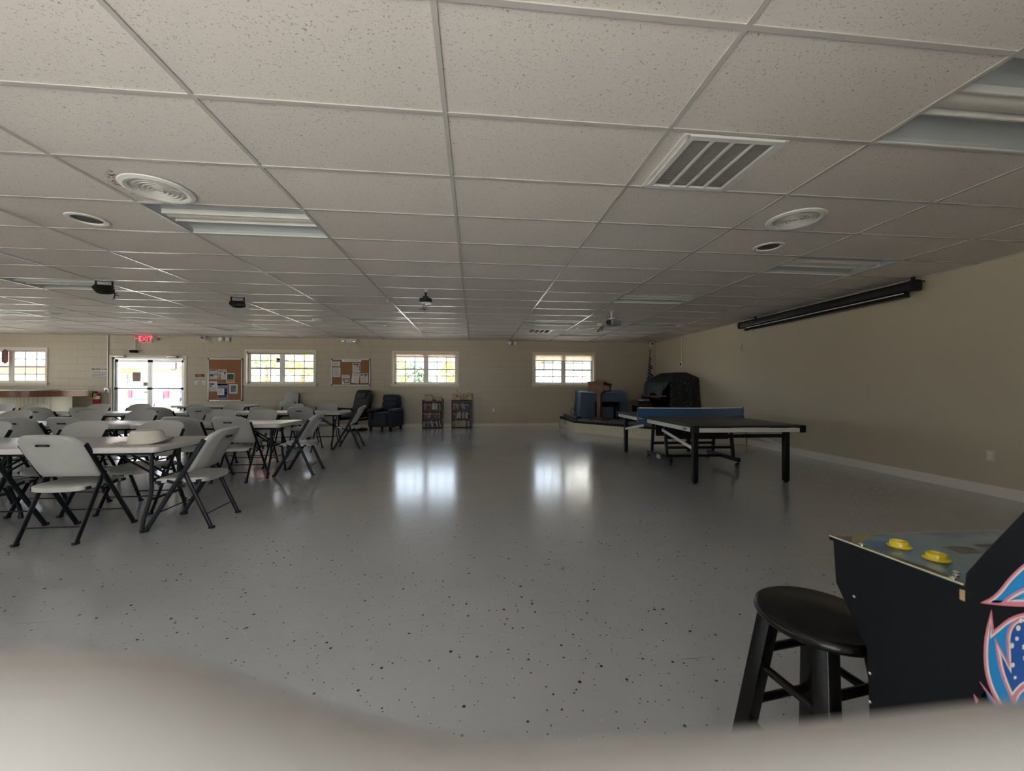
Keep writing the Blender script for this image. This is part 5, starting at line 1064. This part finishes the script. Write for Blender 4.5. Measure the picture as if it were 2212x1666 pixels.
m, tt, b = nt('clear_acrylic'); tt.nodes.remove(b); tr = N(tt, 'ShaderNodeBsdfTransparent'); gl = N(tt, 'ShaderNodeBsdfGlossy'); gl.inputs['Roughness'].default_value = .06; fr = N(tt, 'ShaderNodeFresnel'); fr.inputs['IOR'].default_value = 1.4; mx = N(tt, 'ShaderNodeMixShader'); ge = N(tt, 'ShaderNodeNewGeometry'); fm = N(tt, 'ShaderNodeMath', operation='SUBTRACT', use_clamp=True); L(tt, fr.outputs[0], fm.inputs[0]); L(tt, ge.outputs['Backfacing'], fm.inputs[1]); L(tt, fm.outputs[0], mx.inputs[0]); L(tt, tr.outputs[0], mx.inputs[1]); L(tt, gl.outputs[0], mx.inputs[2]); L(tt, mx.outputs[0], tt.nodes['Material Output'].inputs[0])
mb = MB(); mb.box(AX0-.003, AX1+.003, -.136, .134, .003, .0055); mb.xf(deckT); mb.build('acrylic_cover', m, dk, smooth=False)
mb = MB(); mb.tube([(AX0-.0035,-.136,.0042),(AX0-.0035,.134,.0042)], .0018, 6); mb.xf(deckT); mb.build('cover_edge', mat('acrylic_edge', (.45,.44,.25), .25), dk)
YB = mat('yellow_button', (.62,.50,.02), .22, 0, .02, coat=.4)
for bx, by, nm in ((.982,.812,'farther'), (.980,.737,'nearer')):
    mb = MB(); M = deckT @ Matrix.Translation((bx,by-.769,.006)); 
    mb.lathe([(r*.70,z*.72) for r,z in [(.031,0),(.032,.0025),(.029,.005),(.0245,.006),(.0235,.017),(.022,.018),(.0205,.017),(.0205,.008),(.012,.006),(0,.006)]], 36); mb.xf(M); mb.build('button', YB, t, ang=1)
for bx, by in ((.908,.832),(.925,.665),(.94,.675),(1.1,.70),(.905,.655)):
    mb = MB(); mb.lathe([(.006,0),(.006,.002),(.003,.004),(0,.0045)], 14); mb.xf(deckT @ Matrix.Translation((bx,by-.769,.0056))); mb.build('bolt', CHROME, t)
for by, bz, r in ((.842,.69,.0035),(.70,.497,.008),(.806,.535,.004),(.806,.47,.004)):
    mb = MB(); mb.lathe([(r,0),(r*.9,.002),(r*.4,.003),(0,.003)], 16); mb.xf(Matrix.Translation((AX0,by,bz)) @ Matrix.Rotation(-PI/2,4,'Y')); mb.build('side_bolt', CHROME, t)
# abstract blue and pink swooshes on the side
def side_pt(px, py): d = ray(px, py); k = AX0/d.x; return (d.y*k, CZ+d.z*k)
def inset2(P, d):
    n = len(P); A = sum(P[i][0]*P[(i+1) % n][1]-P[(i+1) % n][0]*P[i][1] for i in range(n)); sg = 1 if A > 0 else -1; out = []
    for i in range(n):
        a, p, c = Vector(P[i-1]), Vector(P[i]), Vector(P[(i+1) % n]); e1 = (p-a).normalized(); e2 = (c-p).normalized()
        n1 = Vector((-e1.y, e1.x))*sg; n2 = Vector((-e2.y, e2.x))*sg; b_ = n1+n2; b_ = b_.normalized() if b_.length > 1e-3 else n1; k = d/max(.35, b_.dot(n1)); out.append(tuple(p+b_*k))
    return out
def smooth_poly(P, it=2, sharp=()):
    pts = [(Vector(p), i in sharp) for i, p in enumerate(P)]
    for _ in range(it):
        o = []; n = len(pts)
        for i in range(n):
            (p, s), (q, r) = pts[i], pts[(i+1) % n]
            o.append((p, True) if s else (p.lerp(q,.25), False))
            if not r: o.append((p.lerp(q,.75), False))
            elif not s: pass
        pts = o
    return [tuple(p) for p, s in pts]
ARTM = [mat('art_pink', (.50,.16,.20), .4), mat('art_white', (.60,.56,.54), .4), mat('art_blue', (.012,.19,.46), .35), mat('art_light_blue', (.06,.28,.58), .35), mat('art_deep_blue', (.012,.07,.28), .35)]
mb = MB(); lay = [0.0]
def art(P, sharp, top, w=5.5):
    Q = smooth_poly(P, 2, sharp); lay[0] += .00022; z = lay[0]
    for k, (ins, mi) in enumerate(((0,0),(w,1),(w*1.75,top))):
        q = inset2(Q, ins) if ins else Q; q = [side_pt(*p) for p in q]
        mb.prism(q, lambda u, v, kk: V(AX0-kk,u,v), 0, z+.00007*k, mi)
art([(2117,1303),(2150,1287),(2185,1240),(2235,1200),(2420,1165),(2420,1312),(2230,1312),(2165,1309)], (0,4,5), 2)
art([(2160,1305),(2185,1282),(2230,1262),(2420,1250),(2420,1306),(2230,1306)], (0,3,4), 3)
art([(2142,1318),(2124,1385),(2128,1470),(2168,1545),(2240,1610),(2330,1650),(2420,1650),(2420,1322),(2235,1320),(2185,1330),(2147,1362)], (0,6,7,10), 2)
art([(2149,1376),(2178,1430),(2172,1375),(2186,1342),(2215,1330),(2420,1330),(2420,1500),(2250,1470),(2212,1480),(2186,1515),(2158,1450)], (0,1,5,6,9), 4)
art([(2186,1520),(2198,1490),(2235,1470),(2420,1480),(2420,1640),(2330,1620),(2240,1580)], (0,3,4), 2)
art([(2104,1500),(2126,1528),(2162,1546),(2117,1473),(2160,1525),(2215,1570),(2300,1620),(2360,1700),(2150,1700),(2128,1580)], (0,2,3,7,8), 2, 4.5)
art([(2145,1552),(2180,1585),(2210,1640),(2200,1700),(2160,1640)], (0,3), 4, 3.5)
rnd = random.Random(8)
for px, py, r in ((2207,1341,5),(2202,1357,6),(2199,1380,4.5),(2188,1395,6),(2190,1437,5),(2195,1464,3.5),(2176,1470,3),(2214,1398,7),(2216,1422,7),(2230,1360,6),(2240,1440,6)):
    q = [side_pt(px+r*(1 if k % 2 == 0 or r < 7 else .45)*math.cos(k*PI/5)*.6, py+r*(1 if k % 2 == 0 or r < 7 else .45)*math.sin(k*PI/5)) for k in range(10)]; mb.prism(q, lambda u, v, kk: V(AX0-kk,u,v), 0, .0030, 1)
mb.build('side_artwork', ARTM, t, smooth=False)

# ---------------------------------------------------------------- unidentified blurred object by the lens; its floor-standing form is made up
cv = [(-.30,1.092),(-.24,1.108),(-.19,1.117),(-.15,1.1205),(-.113,1.1215),(-.093,1.1205),(-.078,1.118),(-.068,1.1145),(-.053,1.107),(-.036,1.1),(-.02,1.0937),(-.003,1.0893),(.013,1.0872),(.034,1.0857),(.069,1.0853),(.115,1.0856),(.162,1.0868),(.2,1.086),(.24,1.08),(.27,1.06)]
cv = [(x*.7, CZ-(CZ-z)*.7) for x, z in cv]
t = thing('blurred_object', 'unidentified off-white object with a wavy top edge, blurred, closest to the camera', 'blurred object', (0,0,0))
def stand(u, v):  # outline of the unidentified object
    k = u*(len(cv)-1); i = int(min(len(cv)-2, k)); f = k-i; x = cv[i][0]+(cv[i+1][0]-cv[i][0])*f; z = cv[i][1]+(cv[i+1][1]-cv[i][1])*f
    r = .022; a = v*PI*1.0
    if v <= .5: s = v/.5; q = s**.5; an = q*PI/2; zz = z-r+r*math.sin(an) if s > .12 else None
    return x, z
mb = MB(); nv = 13; ring = [(-.030,-1.0),(-.030,-.35),(-.028,-.12),(-.026,-.05),(-.023,-.025),(-.017,-.009),(-.008,-.002),(0,0),(.010,-.003),(.018,-.012),(.024,-.03),(.03,-.12),(.03,-1.0)]
X = [c[0] for c in cv]; nu = 61; vs = []
def zat(x):
    for i in range(len(cv)-1):
        if cv[i][0] <= x <= cv[i+1][0]: f = (x-cv[i][0])/(cv[i+1][0]-cv[i][0]); return cv[i][1]+(cv[i+1][1]-cv[i][1])*f
    return cv[-1][1]
xs = [cv[0][0]+(cv[-1][0]-cv[0][0])*k/(nu-1) for k in range(nu)]; zs = [zat(x) for x in xs]
for _ in range(3): zs = [zs[0]]+[(zs[i-1]+2*zs[i]+zs[i+1])/4 for i in range(1,nu-1)]+[zs[-1]]
for dy, dz in ring:
    for x, z in zip(xs, zs): vs.append((x, .07+dy*.7, (z+dz*.7) if dz > -.9 else .0))
fs = [(j*nu+i, j*nu+i+1, (j+1)*nu+i+1, (j+1)*nu+i) for j in range(nv-1) for i in range(nu-1)]
fs += [tuple(j*nu for j in range(nv)), tuple(j*nu+nu-1 for j in range(nv-1,-1,-1)), tuple(list(range(nu))+[(nv-1)*nu+i for i in range(nu-1,-1,-1)])]
mb.add(vs, fs); mb.build('blurred_object_shell', mat('blurred_object_offwhite', (.38,.38,.385), .4, 0, .02), t, ang=1.0)

# ---------------------------------------------------------------- outdoors
GRD = mat('pale_drive', (.50,.48,.44), .8, 0, .08, 2); mb = MB(); mb.box(-120,120,-60,160,-.5,-.13); st(mb.build('ground', GRD, smooth=False))
mb = MB(); mb.box(-40,12,-24,BW-.2,-.13,-.03); mb.box(-40,LW-.2,BW-.2,DW,-.13,-.03); st(mb.build('bounce_slab', mat('bounce_concrete', (.72,.69,.64), .8, 0, .06, 2), smooth=False))  # unseen pale slabs added to bounce sunlight up to the ceiling
SID = mat('pale_grey_siding', (.36,.36,.355), .6); ROOFW = mat('pale_metal_roof', (.33,.33,.33), .5); FASC = mat('red_brown_fascia', (.17,.06,.055), .6); CRM = mat('cream_stucco', (.36,.27,.15), .7); GLS = mat('dark_window', (.10,.15,.22), .2); SHUT = mat('grey_shutter', (.20,.21,.24), .6); GAR = mat('garage_grey', (.33,.34,.40), .6)
def house(label, x0, x1, y, dep, zw, zr, wall, fascia, items=(), gable=None, over=.5, z0=-.13):
    t = thing('house', label, 'house', (0,0,0), 0, 'neighbouring houses outside')
    mb = MB(); mb.box(x0,x1,y,y+dep,z0,zw); mb.build('wall', wall, t, smooth=False)
    if gable is None:
        mb = MB(); xm0, xm1 = x0+dep*.35, x1-dep*.35; a = (x0-over,y-over,zw); b = (x1+over,y-over,zw); c = (x1+over,y+dep+over,zw); d = (x0-over,y+dep+over,zw); e, f = (xm0,y+dep/2,zr), (xm1,y+dep/2,zr)
        mb.add([a,b,c,d,e,f], [(0,1,5,4),(1,2,5),(2,3,4,5),(3,0,4),(0,3,2,1)]); mb.build('roof', ROOFW, t, smooth=False)
    else:
        xm = gable; mb = MB(); mb.prism([(x0,zw-.01),(x1,zw-.01),(xm,zr)], lambda u, v, k: V(u,k,v), y, y+.1); mb.build('gable_wall', wall, t, smooth=False)
        mb = MB(); mb.prism([(x0-.4,zw-.15),(xm,zr),(x1+.4,zw-.15),(x1+.4,zw),(xm,zr+.16),(x0-.4,zw)], lambda u, v, k: V(u,k,v), y-.4, y+dep); mb.build('roof', ROOFW, t, smooth=False)
    if fascia: mb = MB(); mb.box(x0-over-.02,x1+over+.02,y-over-.06,y-over,zw-.26,zw+.02); mb.build('fascia', fascia, t, smooth=False)
    for nm, a, b, c, e, m_ in items:
        mb = MB(); mb.box(a,b,y-.05,y+.02,c,e); o = mb.build(nm, m_, t, smooth=False)
        if nm == 'window': mb = MB(); mb.box(a-.06,b+.06,y-.07,y-.045,c-.06,c); mb.box(a-.06,b+.06,y-.07,y-.045,e,e+.06); mb.box(a-.06,b+.06,y-.065,y-.045,(c+e)/2-.03,(c+e)/2+.03); mb.build('window_frame', WHITE, o, smooth=False)
    return t
house('white roofed house with red fascia and cream wall, seen through the entrance and bar window', -36, -19.6, 27, 9, 2.55, 4.6, CRM, FASC, (('door',-29.3,-27.5,-.1,2.0,GAR),('window',-23.0,-21.9,1.2,1.95,GLS),('window',-34.0,-32.6,1.0,1.9,GLS),('window',-26.2,-25.3,1.1,1.9,GLS)))
house('white house with blue windows seen through the window beside the tall cork board', -17.8, -9.6, 30, 8, 2.7, 4.4, SID, None, (('window',-12.9,-12.3,.7,1.75,GLS),('window',-12.1,-11.2,.7,1.75,GLS),('door',-11.0,-10.3,.2,2.1,SHUT)))
house('low white house with shuttered windows seen through the window above the bookcases', -6.2, -.8, 31, 8, 1.95, 3.4, SID, None, (('window',-3.9,-3.3,.9,1.7,GLS),('window',-2.9,-2.3,.9,1.7,SHUT),('window',-2.1,-1.5,.9,1.7,GLS),('door',-4.7,-4.3,.6,1.7,SHUT)))
house('white gabled house with grey shutters seen through the stage window', 3.2, 9.6, 19, 9, 2.3, 4.9, SID, None, (('window',4.75,4.95,.5,1.35,SHUT),('window',5.95,6.15,.6,1.6,SHUT),('window',6.15,6.5,.6,1.6,GLS),('door',6.9,7.6,.0,1.3,GAR),('window',7.0,7.4,2.0,2.2,SHUT)), gable=6.6)
house('grey garage beyond the gabled house seen through the stage window', 2.6, 5.2, 30, 5, 1.75, 2.6, SID, None, (('door',4.72,5.15,.0,1.6,GAR),))
# carport roof and post outside
CPR = mat('carport_pink_roof', (.50,.20,.19), .6)
t = thing('carport', 'carport with reddish sloping roof and grey post outside the cork board window', 'carport', (0,0,0))
mb = MB(); mb.prism([(-9.2,2.55),(-7.9,2.42),(-6.25,2.02),(-6.25,2.10),(-7.9,2.62),(-9.2,2.80)], lambda u, v, k: V(u,k,v), 15.2, 18.5); mb.build('roof', CPR, t, smooth=False)
mb = MB(); mb.box(-7.35,-7.15,15.3,15.5,-.13,2.28); mb.build('post', SHUT, t, smooth=False); mb = MB(); mb.prism([(-7.35,2.1),(-7.15,2.1),(-6.75,2.2),(-7.3,2.3)], lambda u, v, k: V(u,k,v), 15.3,15.5); mb.build('brace', SHUT, t, smooth=False)
mb = MB(); mb.box(-9.4,-6.0,13.2,14.2,2.22,2.42); tag(mb.build('porch_beam', mat('porch_grey', (.16,.17,.18), .6), smooth=False), 'dark grey porch eave outside, across the top of the cork board window', 'eave')
t = thing('porch_post', 'white porch post with a dark box outside the entrance door', 'post', (0,0,0)); mb = MB(); mb.box(-9.62,-9.42,13.35,13.5,-.13,3.2); mb.build('post', WHITE, t, smooth=False); mb = MB(); mb.box(-9.64,-9.40,13.27,13.35,1.75,2.05); mb.build('box', mat('post_box', (.12,.10,.14), .5), t, smooth=False)
# notices stuck on the entrance glass
for (p0, p1), lab in ((((286.2,804.3),(303.7,824.8)),'grey and orange notice taped on the entrance glass, larger one'), (((309,826),(320,834.2)),'small orange notice taped low on the entrance glass')):
    (a,z1),(b_,z0) = wp(*p0, DW+.065), wp(*p1, DW+.065); w, h = (b_-a)/2, (z1-z0)/2
    mb = MB(); mb.box(-w,w,-.002,0,-h,h,0)
    for v in ((.2,.34),(.62,.74)): mb.box(-w*.7,w*.7,-.003,-.0015,h-2*h*v[1],h-2*h*v[0],1)
    o = mb.build('door_notice', [mat('notice_grey', (.40,.36,.38), .6), ORNG], smooth=False); o.location = ((a+b_)/2, DW+.069, (z0+z1)/2); tag(o, lab, 'notice', 'notices on the entrance glass')
# pickup truck
TRK = mat('slate_blue_paint', (.075,.11,.17), .25, .2, .04, 2, coat=.6); TYRE = mat('tyre_rubber', (.02,.02,.022), .8); REDL = mat('tail_light_red', (.55,.015,.03), .25); GREYP = mat('bumper_chrome', (.55,.56,.57), .2, .7)
t = thing('pickup_truck', 'slate blue pickup truck parked outside, seen from behind through the entrance door', 'truck', (-16.55,21.6,-.13), R(2))
hw = .93
mb = MB(); mb.prism([(0,.55),(5.4,.55),(5.5,.75),(5.45,1.12),(3.9,1.2),(3.85,1.22),(.02,1.22),(-.02,1.1)], lambda u, v, k: V(k,u,v), -hw, hw); mb.build('body', TRK, t, bevel=.05)
mb = MB(); mb.prism([(1.65,1.2),(3.85,1.2),(3.2,1.78),(1.95,1.80)], lambda u, v, k: V(k*(1-.10*(v>1.5)),u,v), -hw+.06, hw-.06); mb.build('cab', TRK, t, bevel=.05)
mb = MB(); mb.prism([(1.66,1.27),(1.88,1.70),(1.90,1.70),(1.69,1.27)], lambda u, v, k: V(k*(1-.12*(v>1.5)),u-.03,v), -hw+.16, hw-.16); mb.build('rear_window', GLS, t, smooth=False)
for s in (-1,1): mb = MB(); mb.prism([(1.95,1.27),(3.5,1.27),(3.05,1.68),(2.05,1.68)], lambda u, v, k: V(k*(1-.08*(v>1.5)),u,v), s*(hw-.07), s*(hw-.05)); mb.build('side_window', GLS, t, smooth=False)
mb = MB(); mb.box(-hw+.22,hw-.22,-.05,-.01,.68,1.17); tg = mb.build('tailgate', TRK, t, bevel=.02); mb = MB(); mb.box(-.16,.16,-.075,-.045,1.0,1.08); mb.build('tailgate_handle', BLKP, tg, smooth=False)
for s in (-1,1): mb = MB(); mb.box(min(s*(hw-.2),s*(hw+.012)),max(s*(hw-.2),s*(hw+.012)),-.045,.05,.74,1.15); mb.build('tail_light', REDL, t, bevel=.03)
mb = MB(); mb.box(-hw-.02,hw+.02,-.2,.0,.42,.62); bp_ = mb.build('bumper', GREYP, t, bevel=.03); mb = MB(); mb.box(-.16,.16,-.21,-.195,.46,.58); mb.build('licence_plate', WHITE, bp_, smooth=False)
mb = MB()
for x0_, x1_, z0_, z1_ in ((-.66,-.44,1.02,1.12),(-.66,-.46,.90,.97),(-.42,-.24,.90,.97),(-.66,-.30,.80,.83)): mb.box(x0_,x1_,-.056,-.048,z0_,z1_)
mb.build('sticker', WHITE, tg, smooth=False); mb = MB(); mb.box(-.02,.3,-.056,-.048,.88,.96); mb.build('sticker', YEL, tg, smooth=False)
for x in (-hw+.12, hw-.12):
    for y in (1.05,4.35): mb = MB(); mb.lathe([(.1,-.13),(.36,-.13),(.40,-.08),(.40,.08),(.36,.13),(.1,.13)], 26, (x,y,.40), Matrix.Rotation(PI/2,4,'Y')); w_ = mb.build('wheel', TYRE, t); mb = MB(); mb.lathe([(.0,-.14),(.2,-.14),(.24,-.12),(.24,.12),(.2,.14),(0,.14)], 20, (x,y,.40), Matrix.Rotation(PI/2,4,'Y')); mb.build('wheel_hub', GREYP, w_)
# clutter left of the truck
rnd = random.Random(4)
t = thing('planter', 'clutter of dark poles and pots with a lattice planter standing outside by the truck', 'planter', (-19.6,22.5,-.13))
mb = MB()
for k in range(3): mb.lathe([(.22,0),(.3,.5),(.27,.5),(.2,.05),(0,.05)], 16, (-1.0+k*.62,0,0))
mb.build('pot', GAR, t); mb = MB()
for k in range(7): x = -1.2+k*.24; mb.tube([(x,.1,.3),(x+rnd.uniform(-.15,.15),.1,rnd.uniform(1.1,1.7))], .025, 6)
mb.build('pole', DKMET, t); mb = MB(); mb.cbox((-.25,.1,1.55),(.3,.05,.35)); mb.cbox((-1.2,.1,1.75),(.4,.05,.3)); mb.build('panel', SHUT, t, smooth=False)
# trees
LEAF = [mat('leaf_green', (.11,.20,.04), .7, 0, .3, 3), mat('leaf_yellow_green', (.34,.36,.04), .7, 0, .25, 3), mat('leaf_dark', (.05,.10,.05), .7, 0, .3, 3)]; BARK = mat('bark', (.16,.10,.07), .9, 0, .2, 8)
def tree(x, y, zc, rx, rz, n, li, label, seed, trunk=True):
    rnd = random.Random(seed); t = thing('tree', label, 'tree', (x,y,-.13), 0, 'trees outside the windows')
    if trunk: mb = MB(); mb.tube([(0,0,0),(.05,0,zc*.5),(0,.05,zc)], [.13,.10,.05], 8); mb.build('trunk', BARK, t)
    mb = MB()
    for _ in range(n):
        a, b_ = rnd.uniform(0,2*PI), math.acos(rnd.uniform(-1,1)); r = rnd.uniform(.45,1)**.5; p = V(rx*r*math.sin(b_)*math.cos(a), rx*r*math.sin(b_)*math.sin(a), zc+rz*r*math.cos(b_))
        s = rnd.uniform(.08,.2); u = V(rnd.uniform(-1,1),rnd.uniform(-1,1),rnd.uniform(-1,1)).normalized(); w_ = u.orthogonal().normalized()
        mb.add([p-u*s, p+w_*s*.5, p+u*s, p-w_*s*.5], [(0,1,2,3)])
    mb.build('crown', LEAF[li], t, smooth=False); return t
tree(-9.9,23.5,3.0,1.6,1.0,420,1,'yellow-green tree beyond the reddish carport roof',1)
tree(-13.6,27,3.3,2.6,.8,420,0,'broad green tree at the far side of the cork board window',2)
tree(-5.1,24.5,2.1,1.1,1.5,420,1,'leafy yellow-green tree at the recliner side of the bookcase window',3)
tree(-4.3,28.6,1.9,.9,1.2,320,2,'dark green tree beside the leafy one in the bookcase window',4)
tree(-1.35,25,2.3,.75,.75,260,1,'small yellowish tree at the stage side of the bookcase window',5)
tree(4.75,29.6,2.7,.9,1.4,360,1,'yellow-green tree at the edge of the stage window',6)
tree(5.0,36,4.5,2.4,1.6,360,2,'dark tree behind the gabled house roof in the stage window',7)
tree(-27,40,5.0,5.0,1.6,500,0,'green trees rising behind the white roofed house',8)
# cycad outside the cork board window
t = thing('cycad', 'bright yellow-green cycad with arching fronds outside the cork board window', 'plant', (-6.42,13.7,-.13))
mb = MB(); mb.lathe([(.16,0),(.19,.5),(.17,.95),(.1,1.1),(0,1.1)], 14); mb.build('trunk', mat('cycad_trunk', (.26,.12,.06), .9), t)
rnd = random.Random(12)
for k in range(15):
    a = 2*PI*k/15+rnd.uniform(-.15,.15); rise = rnd.uniform(.25,.62); Lh = rnd.uniform(.85,1.15); mb = MB(); d_ = V(math.cos(a),math.sin(a),0); sd = V(-math.sin(a),math.cos(a),0)
    P = [V(0,0,1.05)+d_*(Lh*s)+V(0,0,rise*math.sin(s*2.1)) for s in [q/12 for q in range(13)]]
    mb.tube(P, .012, 5)
    for i in range(1,12):
        for s in (-1,1):
            tip = P[i]+sd*s*.2*math.sin(PI*i/12.5)+d_*.09+V(0,0,.03); mb.add([P[i]-d_*.02, P[i]+d_*.02, tip], [(0,1,2)])
    mb.build('frond', LEAF[1], t, smooth=False)

# ---------------------------------------------------------------- light: sun, sky, window portals
SUND = Vector((.26,.66,-.70)).normalized()
sl = bpy.data.lights.new('sun', 'SUN'); sl.energy = 19; sl.angle = .01; sl.color = (1,.95,.9); so = bpy.data.objects.new('sun', sl); C.objects.link(so); so.rotation_euler = SUND.to_track_quat('-Z','Y').to_euler(); so.location = (0,-10,20)
w = bpy.data.worlds.new('sky'); S.world = w; w.use_nodes = True; t = w.node_tree; bg = t.nodes['Background']
tc = N(t, 'ShaderNodeTexCoord'); dt = N(t, 'ShaderNodeVectorMath', operation='DOT_PRODUCT'); L(t, tc.outputs['Generated'], dt.inputs[0]); dt.inputs[1].default_value = tuple(-SUND)
cr = N(t, 'ShaderNodeValToRGB'); cr.color_ramp.elements[0].position = .35; cr.color_ramp.elements[0].color = (.74,.84,1,1); cr.color_ramp.elements[1].position = 1; cr.color_ramp.elements[1].color = (1,.97,.92,1); mrr = N(t, 'ShaderNodeMapRange'); mrr.inputs['From Min'].default_value = -1; L(t, dt.outputs['Value'], mrr.inputs['Value']); L(t, mrr.outputs['Result'], cr.inputs[0]); L(t, cr.outputs[0], bg.inputs[0])
st_ = N(t, 'ShaderNodeMapRange'); st_.inputs['From Min'].default_value = -.2; st_.inputs['From Max'].default_value = 1; st_.inputs['To Min'].default_value = 2.1; st_.inputs['To Max'].default_value = 3.5; L(t, dt.outputs['Value'], st_.inputs['Value']); L(t, st_.outputs['Result'], bg.inputs[1])
def portal(loc, rot, sx, sy):
    l = bpy.data.lights.new('portal', 'AREA'); l.shape = 'RECTANGLE'; l.size = sx; l.size_y = sy; l.cycles.is_portal = True
    o = bpy.data.objects.new('portal', l); C.objects.link(o); o.location = loc; o.rotation_euler = rot
for x0, x1, z0, z1 in WIN+[DOOR]: portal(((x0+x1)/2, DW+.16, (z0+z1)/2), (-PI/2,0,0), x1-x0, z1-z0)
for x0, x1, z0, z1 in RWIN_ADDED+[RDOOR_ADDED]: portal(((x0+x1)/2, BW-.16, (z0+z1)/2), (PI/2,0,0), x1-x0, z1-z0)
for y0, y1, z0, z1 in LWIN_ADDED: portal((LW-.16, (y0+y1)/2, (z0+z1)/2), (PI/2,0,-PI/2), y1-y0, z1-z0)

# ---------------------------------------------------------------- camera and view
cd = bpy.data.cameras.new('camera'); co = bpy.data.objects.new('camera', cd); C.objects.link(co)
cd.sensor_fit = 'HORIZONTAL'; cd.sensor_width = 36; cd.lens = FPX/2212*36; cd.clip_start = .01; cd.clip_end = 400
co.matrix_world = Matrix.Translation((0,0,CZ)) @ Matrix((RX, UX, -FX)).transposed().to_4x4()
cd.dof.use_dof = True; cd.dof.focus_distance = 3.2; cd.dof.aperture_fstop = 4.1
S.camera = co
S.view_settings.view_transform = 'Standard'; S.view_settings.look = 'None'; S.view_settings.gamma = 1; S.view_settings.exposure = 1.4; S.view_settings.use_curve_mapping = False
S.cycles.max_bounces = 10; S.cycles.diffuse_bounces = 6; S.cycles.glossy_bounces = 4; S.cycles.transparent_max_bounces = 12; S.cycles.sample_clamp_indirect = 8; S.cycles.caustics_reflective = False; S.cycles.caustics_refractive = False
